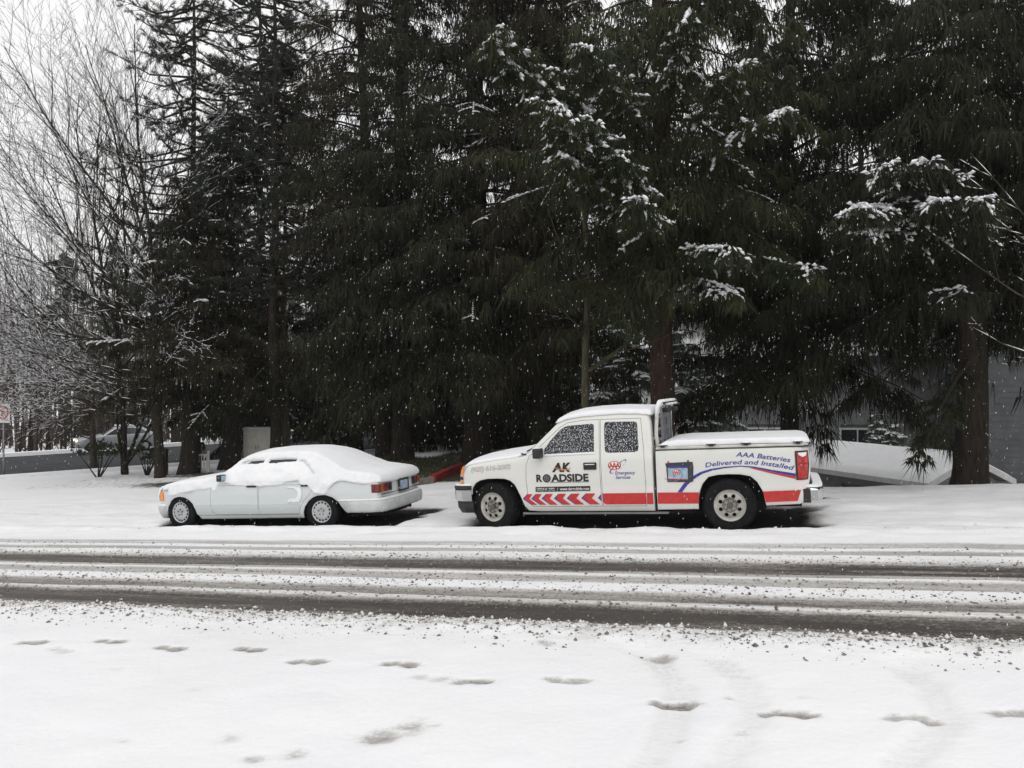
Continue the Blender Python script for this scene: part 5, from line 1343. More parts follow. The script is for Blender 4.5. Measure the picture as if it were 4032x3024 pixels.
# second row
for k, (x, y, H, Rm, cb, sd_, lab) in enumerate([(-6.6, 35.0, 10, 4.4, 1.5, 31, 'fir in the back row seen over the sedan rear window'), (-1.8, 37.0, 11, 4.8, .9, 32, 'fir in the back row behind the stout upright trunk'), (0.4, 34.0, 11, 4.2, 1.0, 33, 'fir in the back row behind the pickup windshield'),
                                                 (9.6, 38.0, 15, 4.4, 6.6, 34, 'fir in the back row above the grey siding house'), (21.5, 36.0, 14, 4.4, 5.2, 35, 'fir in the back row above the house with a dark window'), (-4.0, 41.0, 10, 4.6, 1.6, 36, 'fir in the back row over the parked car with dim lights'), (6.5, 47.0, 13, 4.4, 3.2, 37, 'fir far behind the bed cover of the pickup'),
                                                 (-11.5, 37.0, 9.5, 4.0, 1.4, 38, 'fir in the back row left of the pale mossy trunk'), (-8.6, 40.0, 9, 4.2, 1.5, 39, 'fir in the back row behind the utility cabinet'), (0.8, 42.0, 12, 4.6, .8, 40, 'fir far behind the pickup bonnet'),
                                                 (13.5, 47.0, 27, 5.0, 8.0, 48, 'tall fir far behind the grey siding house'), (21.0, 45.0, 26, 5.0, 7.0, 49, 'tall fir far behind the house with a dark window'), (7.5, 50.0, 28, 5.0, 9.0, 50, 'tall fir farthest back behind the drooping spruce')]):
    conifer('back_fir_tree', lab, x, y, H, Rm, cb, sd_, .3, .62, 1.0, 'needle_dark', 'bark_dark', .0, group='dark firs of the back row', top_vis=21, whorl=.46, per=5, back=.3, blade=(.28, .66), bw=(.022, .05), gap=0)
# small snow-laden firs behind the pickup cab
for k, (x, y, H, Rm, sd_, lab) in enumerate([(4.15, 31.0, 5.8, 2.0, 41, 'young snow laden fir right behind the pickup cab guard'), (5.9, 29.0, 5.2, 1.7, 42, 'young snow laden fir over the front of the bed cover'), (7.3, 30.5, 4.8, 1.7, 43, 'young snow laden fir over the middle of the bed cover'), (2.75, 33.0, 6.4, 1.9, 44, 'young snow laden fir left of the reddish spruce trunk'), (14.6, 32.5, 4.6, 1.6, 45, 'young snow laden fir beyond the shed roof')]):
    conifer('young_fir_tree', lab, x, y, H, Rm, .3, sd_, .10, 1.15, .7, 'needle_grey', 'bark_dark', .95, group='young firs in the yard', top_vis=9, whorl=.31, per=6, back=.5, shape=.95, snow_amt=(.5, .95), s_from=.25)

# pines on the left with tufted boughs
def pine(name, label, x, y, H, seed, cb, Rm, r, lean=(0, 0), n_tuft=1.0, keep=None):
    rng = np.random.default_rng(seed); z0 = height(x, y)
    root = empty(name, label, 'tree', 'pines on the left', (x, y, z0))
    mb = MB(); at_ = trunk_mesh(mb, 0, 0, 0, H, r, rng, lean)
    P = []; D = []; L_ = []; SP = []; SD = []; SL = []
    z = cb
    while z < H - .3:
        for k in range(4):
            az = rng.uniform(0, 6.28); L = Rm * rng.uniform(.55, 1.1) * (1 - .6 * (z - cb) / (H - cb))
            px, py = at_(z); d = np.array((math.cos(az), math.sin(az), rng.uniform(-.12, .22)))
            p0 = np.array((px, py, z)); mid = p0 + d * L * .55 + np.array((0, 0, -.10 * L)); tip = p0 + d * L + np.array((0, 0, .06 * L))
            mb.tube([p0, mid, tip], [.05, .032, .012], 4, False)
            nsub = int(L * 4.6 * n_tuft)
            for j in range(nsub):
                t = rng.uniform(.32, 1.0); q = (p0 + (mid - p0) * t / .55) if t < .55 else (mid + (tip - mid) * (t - .55) / .45)
                e = unit(d * rng.uniform(.2, 1.0) + rng.normal(0, .55, 3) + np.array((0, 0, .25))); sl = rng.uniform(.15, .6)
                te = q + e * sl; mb.tube([q, te], [.012, .006], 3, False)
                nn = 52
                dirs = unit(e[None] * .75 + rng.normal(0, .6, (nn, 3)) + np.array((0, 0, .1)))
                P.append(te[None] - e[None] * rng.uniform(0, .28, (nn, 1))); D.append(dirs); L_.append(rng.uniform(.10, .19, nn))
                if rng.random() < .10: SP.append(te + (0, 0, .05)); SD.append(e); SL.append(rng.uniform(.06, .14))
        z += .36
    mb.build('trunk', 'bark_dark', root, True)
    P = np.concatenate(P); D = np.concatenate(D); L_ = np.concatenate(L_)
    V, F = strands(P, D, L_, np.full(len(P), .011), rng)
    link('crown', np_mesh('crown', V, F), 'needle_pine', root, False, 'stuff')
    if SP:
        SP = np.array(SP); V, F = snow_lumps(SP, np.array(SD), np.array(SL), np.array(SL) * .5, np.array(SL) * .35, rng)
        link('snow_load', np_mesh('snow_load', V, F), 'snow', root, False, 'stuff')
pine('pine_tree', 'pine with tufted needles against the pale sky above the bare maple', -11.5, 30.0, 20, 51, 5.2, 4.4, .20, n_tuft=1.15)
pine('pine_tree', 'pine with tufted needles farther right, merging with the dark firs', -8.3, 29.0, 21, 52, 6.0, 3.8, .20, n_tuft=1.1)
pine('pine_tree', 'pine with tufted needles standing behind the other pines', -10.6, 35.0, 22, 53, 4.5, 4.4, .24, n_tuft=.95)
# bare broadleaf trees with snow along their branches
def bare_tree(name, label, x, y, seed, trunk, limbs, depth=4, barkm='bark_grey', group=None, twig_r=.006, snow_r=.35, kids=(6, 5, 3), ratio=(.34, .6), spread=.62, wig=.05, lift=.05, snow_p=.75, z=None, rscale=1.0):
    """trunk: (height, radius, lean x, lean y); limbs: (height, direction, length, radius)"""
    rng = np.random.default_rng(seed); z0 = height(x, y) if z is None else z
    root = empty(name, label, 'tree', group, (x, y, z0))
    mb = MB(); seg = []
    def axis(p, d, L, r, lev):
        n_ = max(3, int(L / (.55 if lev == 0 else .35 if lev == 1 else .25))); n_ = min(n_, 12 if lev == 0 else 6 if lev == 1 else 4)
        pts = [p]; rad = [r]; q = p.copy(); dd = d.copy()
        for k in range(n_):
            dd = unit(dd + rng.normal(0, wig, 3) + np.array((0, 0, lift)))
            q = q + dd * (L / n_); pts.append(q.copy()); rad.append(max(twig_r * .55, r * (1 - .8 * (k + 1) / n_)))
        mb.tube([tuple(v) for v in pts], rad, (6, 4, 3, 3)[min(lev, 3)], False)
        for k in range(n_): seg.append((pts[k], pts[k + 1], rad[k]))
        if lev >= depth - 1: return
        nc = max(2, int(kids[min(lev, len(kids) - 1)] * (L / 5.0 if lev == 0 else 1.0) * (1.6 if lev == 0 else 1)))
        for c in range(nc):
            t = (c + rng.uniform(.3, .9)) / nc * .82 + .16; i = min(n_ - 1, int(t * n_)); pp = pts[i] + (pts[i + 1] - pts[i]) * (t * n_ - i)
            dl = unit(pts[i + 1] - pts[i]); sd2 = unit(np.cross(dl, rng.normal(size=3)))
            axis(pp, unit(dl + sd2 * rng.uniform(spread * .7, spread * 1.4)), L * rng.uniform(*ratio) * (1.25 - .6 * t), max(twig_r, rad[i] * .55), lev + 1)
    H, r, lx, ly = trunk
    tp = [np.array((lx * h + .05 * math.sin(h * 1.3 + x), ly * h + .05 * math.cos(h), h)) for h in np.linspace(-.3, H, 9)]
    mb.tube([tuple(v) for v in tp], [r * (1.25 if k == 0 else 1 - .62 * k / 8) for k in range(9)], 10, False)
    for h, d, L, rr in limbs:
        k = min(7, max(0, int((h + .3) / (H + .3) * 8))); f = (h - tp[k][2]) / (tp[k + 1][2] - tp[k][2])
        axis(tp[k] + (tp[k + 1] - tp[k]) * f, unit(np.array(d, float)), L, rr * rscale, 0)
    mb.build('trunk', barkm, root, True)
    A = np.array([s_[0] for s_ in seg]); B_ = np.array([s_[1] for s_ in seg]); r_ = np.array([s_[2] for s_ in seg])
    D = B_ - A; Ln = np.linalg.norm(D, axis=1); D = D / Ln[:, None]
    k = (np.abs(D[:, 2]) < .86) & (rng.random(len(A)) < snow_p)
    A, D, Ln, r_ = A[k], D[k], Ln[k], r_[k]
    c = A + D * (Ln * .5)[:, None]; c[:, 2] += r_ * .7
    V, F = snow_lumps(c, D, Ln * .5, r_ * .7 + snow_r * .008, r_ * .45 + snow_r * .012, rng)
    link('snow_load', np_mesh('snow_load', V, F), 'snow', root, False, 'stuff')
    return root
bare_tree('maple_tree', 'large bare maple spreading snow lined branches to the left of the firs', -11.75, 27.6, 61, (8.5, .17, -.03, 0),
          [(2.5, (-1, -.1, .02), 6.0, .055), (3.1, (-1, .2, .06), 6.5, .06), (3.5, (-1, -.3, -.06), 5.0, .045), (4.1, (-1, -.3, .15), 7.0, .07), (4.7, (-.95, .3, .25), 7.0, .07), (5.1, (-1, 0, .36), 7.5, .075), (5.7, (-.85, -.3, .5), 7.5, .075),
           (6.2, (-.75, .2, .7), 8.0, .08), (6.7, (-.6, -.1, .9), 8.0, .08), (7.3, (-.4, .1, 1), 7.5, .08), (8.0, (-.15, -.1, 1), 7.0, .08), (6.4, (.35, -.3, 1), 6.0, .06), (4.3, (.4, -.8, .4), 4.0, .05), (5.4, (-.5, -.8, .4), 6.0, .05), (2.9, (-.7, -.7, .05), 5.0, .045), (3.8, (.5, -.6, .1), 3.2, .04), (2.3, (-.9, .5, .1), 5.5, .05), (2.0, (-1, -.2, .12), 5.5, .05), (3.3, (-.9, .4, -.04), 6.2, .05), (4.5, (-1, -.1, .02), 6.5, .055)], 4, snow_r=.7, kids=(6, 5, 4), barkm='bark_dark', rscale=.72)
bare_tree('maple_tree', 'bare maple farther left, straight stems crossing the white sky', -14.2, 30.5, 62, (7.0, .13, -.05, 0),
          [(3.5, (-.8, -.2, .8), 7.5, .07), (4.2, (-.5, .1, 1), 8.5, .08), (5.0, (-.25, -.1, 1), 9.0, .09), (5.6, (.05, .1, 1), 8.5, .08), (4.6, (.35, -.2, 1), 7.5, .07), (3.0, (-1, .1, .4), 6.0, .055), (2.4, (-1, -.2, .2), 5.0, .05), (3.8, (.7, .2, .7), 5, .05)], 4, snow_r=.6, barkm='bark_dark', rscale=.7)
bare_tree('maple_tree', 'low spreading bare tree with brown twigs between the sign and the maples', -17.2, 34.0, 67, (4.0, .16, .03, 0),
          [(1.2, (-1, -.1, .35), 5.0, .05), (1.6, (1, -.3, .4), 5.0, .05), (2.0, (-.6, -.3, .8), 5.5, .06), (2.4, (.6, .2, .8), 5.5, .06), (2.9, (-1, .2, .5), 5.5, .05), (3.2, (.9, -.2, .3), 5.0, .05), (3.6, (-.2, -.2, 1), 6.0, .06), (3.9, (.3, .1, 1), 6.0, .06), (2.2, (.2, -1, .5), 4.5, .045), (1.5, (-.4, -1, .3), 4.5, .04)], 4, snow_r=.6, barkm='twig', rscale=.8, kids=(6, 5, 4))
bare_tree('small_tree', 'small leafless tree with several stems beside the cross street', -13.96, 30.0, 63, (.6, .16, 0, 0), [(.2, (-.3, 0, 1), 3.2, .075), (.3, (.05, .1, 1), 3.6, .09), (.3, (.4, -.1, 1), 3.4, .08), (.3, (.75, .1, .9), 3.2, .07)], 4, 'bark_dark', kids=(5, 4, 3), snow_r=.5)
bare_tree('alder_tree', 'slender bare alder with mossy limb reaching right behind the pickup windshield', 1.70, 18.6, 64, (8.5, .105, -.01, 0),
          [(2.55, (.62, .05, .42), 2.6, .06), (1.6, (.55, 0, .75), 1.1, .03), (4.2, (-.5, 0, 1), 2.2, .03), (5.2, (.4, .1, 1), 2.6, .03), (3.4, (-.8, .1, .8), 1.6, .02), (6.0, (-.3, -.2, 1), 2.4, .03), (3.9, (1, 0, .5), 1.6, .02)], 3, 'bark_moss', kids=(5, 3), snow_r=.05, snow_p=.15, wig=.07)
bare_tree('thorn_tree', 'leafless tree mostly beyond the edge, snowy twigs crossing the right spruce', 9.55, 12.8, 65, (3.2, .06, -.04, 0), [(2.2, (-1, .1, .55), 3.2, .022), (2.6, (-1, -.1, .9), 3.6, .022), (3.0, (-.5, .1, 1.1), 3.4, .022), (1.8, (-1, .2, .25), 2.4, .02), (2.9, (-.8, .3, .6), 2.6, .02)], 3, 'twig', kids=(4, 3), snow_r=.6, snow_p=.6, twig_r=.005, ratio=(.22, .42))
bare_tree('bare_thicket_tree', 'pale bare tree showing through the dark firs above the sedan', -10.2, 47.0, 66, (1.5, .12, 0, 0), [(.6, (-.4, 0, 1), 4.5, .06), (.8, (0, .1, 1), 5.0, .07), (.9, (.4, 0, 1), 4.6, .06), (1.0, (.7, -.1, .8), 4.0, .05), (.8, (-.8, .1, .8), 4.0, .05), (1.2, (.2, -.3, 1), 4.6, .05)], 4, 'hazed_twig', kids=(8, 6, 4), snow_r=1.6)
# rhododendron shrubs
for k, (x, y, s_, sd_, lab) in enumerate([(-14.6, 29.3, 1.0, 71, 'leafy evergreen shrub on thin stems left of the small tree'), (-12.75, 29.0, .8, 72, 'sparse evergreen shrub with forked stem between the small tree and maple trunk')]):
    rng = np.random.default_rng(sd_); z0 = height(x, y)
    root = empty('evergreen_shrub', lab, 'shrub', None, (x, y, z0)); mb = MB(); P = []; D = []
    for j in range(7):
        az = rng.uniform(0, 6.28); rr = rng.uniform(.25, .75) * s_; h = rng.uniform(.75, 1.2) * s_
        tip = np.array((math.cos(az) * rr, math.sin(az) * rr, h)); mb.tube([(0, 0, -.1), tip * .45 + (0, 0, -.05), tip], [.03, .02, .01], 5)
        for q in range(8):
            c = tip + rng.normal(0, .13 * s_, 3) * (1, 1, .7); nn = 9; dd = unit(rng.normal(0, 1, (nn, 3)) + np.array((0, 0, -.25))); P.append(np.repeat(c[None], nn, 0)); D.append(dd)
    mb.build('stem', 'bark_dark', root, True); P = np.concatenate(P); D = np.concatenate(D)
    V, F = kites(P, D, rng.uniform(.09, .16, len(P)), rng.uniform(.018, .03, len(P)), rng)
    link('foliage', np_mesh('foliage', V, F), 'leaf_shrub', root, False, 'stuff')
# distant leafless wood, too far off to tell tree from tree, and the brush along the far side of the cross street
def brush(name, label, n_, xr_, yr_, keep, Hr, rr, nb, nt, seed, mat='hazed_twig', low=.1):
    r = np.random.default_rng(seed); P = []; Q = []; W0 = []; W1 = []
    x = r.uniform(*xr_, n_ * 3); y = r.uniform(*yr_, n_ * 3); k = keep(x, y); x, y = x[k][:n_], y[k][:n_]
    n_ = len(x); z0 = flat_far(x, y, G(x, y)) - .3; H = r.uniform(*Hr, n_); b0 = np.stack([x, y, z0], 1); top = b0 + np.stack([r.normal(0, .05, n_) * H, r.normal(0, .05, n_) * H, H], 1)
    P.append(b0); Q.append(top); W0.append(r.uniform(*rr, n_)); W1.append(np.full(n_, rr[0] * .2))
    h = r.uniform(low, .97, (n_, nb)); L = r.uniform(.08, .22, (n_, nb)) * H[:, None] * (1.2 - h); az = r.uniform(0, 6.28, (n_, nb))
    s0 = b0[:, None] + (top - b0)[:, None] * h[..., None]; s1 = s0 + np.stack([np.cos(az) * L * .75, np.sin(az) * L * .75, L * r.uniform(.4, 1.1, (n_, nb))], -1)
    P.append(s0.reshape(-1, 3)); Q.append(s1.reshape(-1, 3)); W0.append(np.full(n_ * nb, rr[0] * .38)); W1.append(np.full(n_ * nb, rr[0] * .12))
    t = r.uniform(.25, 1, (n_, nb, nt)); q0 = s0[:, :, None] + (s1 - s0)[:, :, None] * t[..., None]; q1 = q0 + r.normal(0, 1, q0.shape) * (L[:, :, None, None] * .28) + np.array((0, 0, 1.0)) * L[:, :, None, None] * .25
    P.append(q0.reshape(-1, 3)); Q.append(q1.reshape(-1, 3)); W0.append(np.full(n_ * nb * nt, rr[0] * .2)); W1.append(np.full(n_ * nb * nt, rr[0] * .08))
    P, Q, W0, W1 = np.concatenate(P), np.concatenate(Q), np.concatenate(W0), np.concatenate(W1)
    D = unit(Q - P); u = unit(np.cross(D, r.normal(size=D.shape))); v = np.cross(D, u)
    ring = lambda C, w: [C + (u * math.cos(a) + v * math.sin(a)) * w[:, None] for a in (0, 2.094, 4.189)]
    V = np.stack(ring(P, W0) + ring(Q, W1), 1).reshape(-1, 3)
    F = (np.array([(0, 1, 4, 3), (1, 2, 5, 4), (2, 0, 3, 5)])[None] + (np.arange(len(P)) * 6)[:, None, None]).reshape(-1, 4)
    return tag(link(name, np_mesh(name, V, F), mat), label, 'wood', kind='stuff')
brush('bare_wood', 'far leafless wood fading into the snowfall, haze painted into its colour', 150, (-100, -14), (84, 128), lambda x, y: (x / y > -.74) & (x / y < -.20), (23, 33), (.10, .20), 22, 3, 81)
brush('roadside_brush', 'tangle of leafless brush along the far side of the cross street', 185, (-62, 6), (56, 80), lambda x, y: (N0[0] * x + N0[1] * y > 58.5) & (x / y > -.75), (6, 13), (.11, .18), 20, 3, 82, 'twig', .05)
brush('low_thicket', 'low dark thicket behind the far kerb of the cross street', 330, (-60, 6), (50, 72), lambda x, y: (N0[0] * x + N0[1] * y > 57.2) & (N0[0] * x + N0[1] * y < 61) & (x / y > -.75), (2.0, 4.6), (.09, .13), 16, 2, 83, 'bark_dark', .0)
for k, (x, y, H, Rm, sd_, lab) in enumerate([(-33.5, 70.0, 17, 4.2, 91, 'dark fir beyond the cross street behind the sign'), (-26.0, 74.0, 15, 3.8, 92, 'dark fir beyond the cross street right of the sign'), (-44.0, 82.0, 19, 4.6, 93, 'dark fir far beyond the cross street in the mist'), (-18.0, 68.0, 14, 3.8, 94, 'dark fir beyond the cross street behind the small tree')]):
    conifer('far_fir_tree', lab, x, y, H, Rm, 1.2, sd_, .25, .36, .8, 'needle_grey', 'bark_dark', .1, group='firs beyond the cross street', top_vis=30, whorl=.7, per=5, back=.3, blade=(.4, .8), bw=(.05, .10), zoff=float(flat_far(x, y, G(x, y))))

# ------------------------------------------------------------------ houses below the bank
def board_wall(parent, p0, p1, z0, z1, board, mat, windows=(), thick=.05, name='board'):
    """lap siding between two plan points; windows: (along0, along1, zlo, zhi) leave the boards open"""
    p0, p1 = Vector((*p0, 0)), Vector((*p1, 0)); d = p1 - p0; L = d.length; d.normalize(); nn = Vector((d.y, -d.x, 0))
    wall = MB(); c = (p0 + p1) / 2 - nn * .06; rot = Matrix.Rotation(math.atan2(d.y, d.x), 3, 'Z')
    wall.box((c.x, c.y, (z0 + z1) / 2), (L, .08, z1 - z0), rot); w = wall.build('wall', 'siding_dark', parent)
    z = z0
    while z < z1 - .02:
        zt = min(z + board, z1); cuts = [(0.0, L)]
        for a0, a1, lo, hi in windows:
            if zt > lo and z < hi:
                nc = []
                for s0, s1 in cuts:
                    if a0 > s0: nc.append((s0, min(a0, s1)))
                    if a1 < s1: nc.append((max(a1, s0), s1))
                cuts = [c_ for c_ in nc if c_[1] - c_[0] > .02]
        for s0, s1 in cuts:
            q = p0 + d * ((s0 + s1) / 2); mb = MB()
            hx = (s1 - s0) / 2
            for sx in (-hx, hx):
                for o, zz in ((-.02, z), (.022, z), (.008, zt), (-.02, zt)):
                    v = q + d * sx + nn * o; mb.v.append((v.x, v.y, zz))
            mb.f = [(0, 1, 2, 3), (7, 6, 5, 4), (0, 4, 5, 1), (1, 5, 6, 2), (2, 6, 7, 3), (3, 7, 4, 0)]
            mb.build(name, mat, w)
        z = zt
    for a0, a1, lo, hi in windows:
        q = p0 + d * ((a0 + a1) / 2); wn_ = MB().box((q.x - nn.x * .01, q.y - nn.y * .01, (lo + hi) / 2), (a1 - a0, .03, hi - lo), rot).build('window', 'dark_glass', parent)
        for off, dim in ((( 0, hi), (a1 - a0 + .12, .07, .08)), ((0, lo), (a1 - a0 + .12, .07, .08)), (((a0 - a1) / 2, (lo + hi) / 2), (.08, .07, hi - lo)), (((a1 - a0) / 2, (lo + hi) / 2), (.08, .07, hi - lo)), ((0, (lo + hi) / 2), (.05, .05, hi - lo))):
            v = q + d * off[0] + nn * .02; MB().box((v.x, v.y, off[1]), dim, rot).build('frame', 'trim_white', wn_)
    return w
# shed with low gable: ridge runs away to the left
rd = Vector((-.339, .941, 0)); cr = Vector((.941, .339, 0))
C0 = Vector((13.0, 26.0, 0)); half = 1.83; ze, zr = -.97, -.17; LEN = 9.5
shed = empty('shed', 'small grey shed with broad snow covered gable roof below the bank', 'shed', None, (C0.x, C0.y, height(C0.x, C0.y)))
inv = shed.location.copy()
def loc(v, z): return (v.x - inv.x, v.y - inv.y, z - inv.z)
gz = inv.z
for nm, sgn in (('roof', 0), ('roof', 1)):
    a0 = C0 if sgn == 0 else C0 + cr * half * 2
    mid = C0 + cr * half
    mb = MB(); n8 = 8
    mb.v = [loc(a0, ze), loc(a0 + rd * LEN, ze), loc(mid + rd * LEN, zr), loc(mid, zr)] + [loc(a0, ze - .10), loc(a0 + rd * LEN, ze - .10), loc(mid + rd * LEN, zr - .10), loc(mid, zr - .10)]
    mb.f = [(0, 1, 2, 3), (4, 7, 6, 5), (0, 4, 5, 1), (1, 5, 6, 2), (2, 6, 7, 3), (3, 7, 4, 0)]
    rf = mb.build(nm, 'trim_dark', shed)
    s = -1 if sgn == 0 else 1
    # snow blanket with a soft edge
    NA, NB = 40, 12; V = []; F = []
    for i in range(NA + 1):
        for j in range(NB + 1):
            u_, w_ = i / NA, j / NB
            p = a0 + rd * (LEN * u_) + (mid - a0) * w_ + cr * (s * .05 * (1 - w_)) - rd * (.05 * (1 - u_))
            e = min(u_ * LEN, w_ * half, (1 - u_) * LEN + .2) ; tk = .13 * (1 - max(0, 1 - min(u_ * LEN, (w_ if True else 1) * half) / .14) ** 2) + .012 * float(vnoise(p.x, p.y, 1.2, 3))
            V.append(loc(p, ze + (zr - ze) * w_ + max(.01, tk) - .01))
    for i in range(NA):
        for j in range(NB):
            k = i * (NB + 1) + j; F.append((k, k + 1, k + NB + 2, k + NB + 1))
    mbs = MB(); mbs.v = V; mbs.f = F; mbs.build('roof_snow', 'snow', rf, True)
    # fascia boards along eave and rake
    def beam(p, q, zp, zq, h, t, mat, nm2='fascia'):
        d_ = (q - p).normalized(); o_ = Vector((d_.y, -d_.x, 0)) * t
        b_ = MB(); b_.v = [loc(p - o_, zp), loc(p + o_, zp), loc(q + o_, zq), loc(q - o_, zq), loc(p - o_, zp - h), loc(p + o_, zp - h), loc(q + o_, zq - h), loc(q - o_, zq - h)]
        b_.f = [(0, 1, 2, 3), (4, 7, 6, 5), (0, 4, 5, 1), (1, 5, 6, 2), (2, 6, 7, 3), (3, 7, 4, 0)]; return b_.build(nm2, mat, rf)
    beam(a0 + cr * s * .03 - rd * .06, a0 + cr * s * .03 + rd * LEN, ze + .01, ze + .01, .17, .02, 'trim_white')
    beam(a0 + cr * s * .05 - rd * .05, mid - rd * .05, ze + .0, zr + .0, .20, .02, 'trim_white')
wl0 = C0 + cr * .35 + rd * .35
def lw(v): return (v.x - inv.x, v.y - inv.y)
board_wall(shed, lw(wl0), lw(C0 + cr * (2 * half - .35) + rd * .35), -.3, ze - .08 - gz, .19, 'siding_grey')
board_wall(shed, lw(wl0 + rd * (LEN - .7)), lw(wl0), -.3, ze - .08 - gz, .19, 'siding_grey', [(5.0, 6.2, .8, 1.6), (7.0, 8.0, .8, 1.6)])
mb = MB(); g0, g1, gm = C0 + cr * .35 + rd * .30, C0 + cr * (2 * half - .35) + rd * .30, C0 + cr * half + rd * .30
mb.v = [loc(g0, ze - .1), loc(g1, ze - .1), loc(gm, zr - .12)]; mb.f = [(0, 1, 2)]; mb.build('gable', 'siding_grey', shed)

# houses farther down
def house(name, label, c, ang, L, Wd_, h, roof_h, mat, wins, board=.22):
    z0 = height(c[0], c[1]); root = empty(name, label, 'house', None, (c[0], c[1], z0), ang)
    hx, hy = L / 2, Wd_ / 2
    board_wall(root, (-hx, -hy), (hx, -hy), -.4, h, board, mat, wins)
    for p, q in (((hx, -hy), (hx, hy)), ((hx, hy), (-hx, hy)), ((-hx, hy), (-hx, -hy))):
        c_ = ((p[0] + q[0]) / 2, (p[1] + q[1]) / 2, h / 2 - .2); MB().box(c_, (abs(q[0] - p[0]) + .1, abs(q[1] - p[1]) + .1, h + .4)).build('wall', mat, root)
    for s in (-1, 1):
        mb = MB(); e = .5
        mb.v = [(-hx - e, s * (hy + e), h - .1), (hx + e, s * (hy + e), h - .1), (hx + e, 0, h + roof_h), (-hx - e, 0, h + roof_h)]; mb.v += [(x, y, z + .16) for x, y, z in mb.v]
        mb.f = [(0, 1, 2, 3), (4, 7, 6, 5), (0, 4, 5, 1), (1, 5, 6, 2), (2, 6, 7, 3), (3, 7, 4, 0)]; rf = mb.build('roof', 'trim_dark', root)
        m2 = MB(); m2.v = [(x * 1.005, y * 1.01, z + (.17 if k < 4 else .14)) for k, (x, y, z) in enumerate(mb.v)]; m2.f = mb.f; m2.build('roof_snow', 'snow', rf)
    for s in (-1, 1):
        mb = MB(); mb.v = [(s * hx, -hy, h), (s * hx, hy, h), (s * hx, 0, h + roof_h)]; mb.f = [(0, 1, 2)]; mb.build('gable', mat, root)
    return root
house('house', 'grey house with horizontal siding half hidden by the drooping spruce', (14.2, 38.5), R(-6), 12, 7, 6.6, 1.9, 'siding_grey', [(6.0, 7.4, 2.5, 3.6), (2.2, 3.6, 2.5, 3.6)])
house('house', 'dark grey house with tall dark window at the right behind the thick trunk', (23.5, 33.5), R(-10), 11, 7, 6.8, 1.8, 'siding_dark', [(2.1, 3.3, 1.6, 3.2), (4.2, 5.4, 1.6, 3.2)])
house('house', 'low house whose snowy roof shows between the young firs', (11.5, 45.0), R(4), 9, 6, 1.6, 1.3, 'siding_dark', [(2, 3.2, .5, 1.3)])

# ------------------------------------------------------------------ small things by the cross street
# round no-turn sign on a post
sx, sy = -19.1, 31.2; z0 = height(sx, sy)
sg = empty('road_sign', 'white square sign with red prohibition ring on a thin post', 'sign', None, (sx, sy, z0), R(-10))
MB().tube([(0, 0, -.2), (0, 0, 2.9)], .03, 8).build('post', 'galvanised', sg, True)
pn = MB().box((0.0, -.04, 2.45), (.62, .02, .72)).build('panel', 'sign_white', sg, bevel=.004)
ring = MB(); 
for k in range(32):
    for r_ in (.20, .26):
        t = 2 * math.pi * k / 32; ring.v.append((r_ * math.cos(t), -.055, 2.47 + r_ * math.sin(t)))
for k in range(32): a = 2 * k; b_ = 2 * ((k + 1) % 32); ring.f.append((a, a + 1, b_ + 1, b_))
rg = ring.build('ring', 'sign_red', pn)
MB().box((0, -.054, 2.47), (.44, .004, .05), Matrix.Rotation(R(45), 3, 'Y')).build('slash', 'sign_red', rg)
MB().box((-.02, -.052, 2.43), (.045, .004, .20)).box((.03, -.052, 2.52), (.14, .004, .045)).build('arrow', 'black_plastic', pn)
# metal utility cabinet
cx, cy = -9.43, 30.9; z0 = height(cx, cy)
cb_ = empty('utility_cabinet', 'cream metal utility cabinet with two doors behind the sedan roof', 'cabinet', None, (cx, cy, z0), R(8))
MB().box((0, 0, .68), (1.0, .55, 1.36)).build('case', 'cabinet_cream', cb_, bevel=.02)
for s in (-1, 1):
    dr = MB().box((s * .245, -.285, .70), (.47, .025, 1.22)).build('door', 'cabinet_cream', cb_, bevel=.008)
    MB().box((s * .05, -.305, .72), (.03, .02, .14)).build('handle', 'galvanised', dr)
MB().box((0, 0, 1.385), (1.06, .6, .05)).build('lid', 'cabinet_cream', cb_, bevel=.01)
MB().box((0, 0, 1.425), (1.03, .57, .04)).build('lid_snow', 'snow', cb_, bevel=.015)
# white railing
rx, ry = -10.9, 28.9; z0 = height(rx, ry)
rl = empty('railing', 'short white picket railing between two dark trunks', 'railing', None, (rx, ry, z0), R(6))
MB().box((0, 0, .62), (.62, .05, .05)).build('top_rail', 'trim_white', rl); MB().box((0, 0, .08), (.62, .05, .05)).build('bottom_rail', 'trim_white', rl)
for k in range(7): MB().box((-.27 + .09 * k, 0, .35), (.028, .03, .50)).build('picket', 'trim_white', rl)
for s in (-1, 1): MB().box((s * .33, 0, .36), (.06, .06, .80)).build('post', 'trim_white', rl)
# timber post beside the maple
px_, py_ = -12.0, 28.6; z0 = height(px_, py_)
tp = MB().box((0, 0, .45), (.24, .24, .9), taper=.94).build('timber_post', 'bark_moss', None, bevel=.015); tp.location = (px_, py_, z0); tag(tp, 'square mossy timber post at the foot of the maple', 'post')

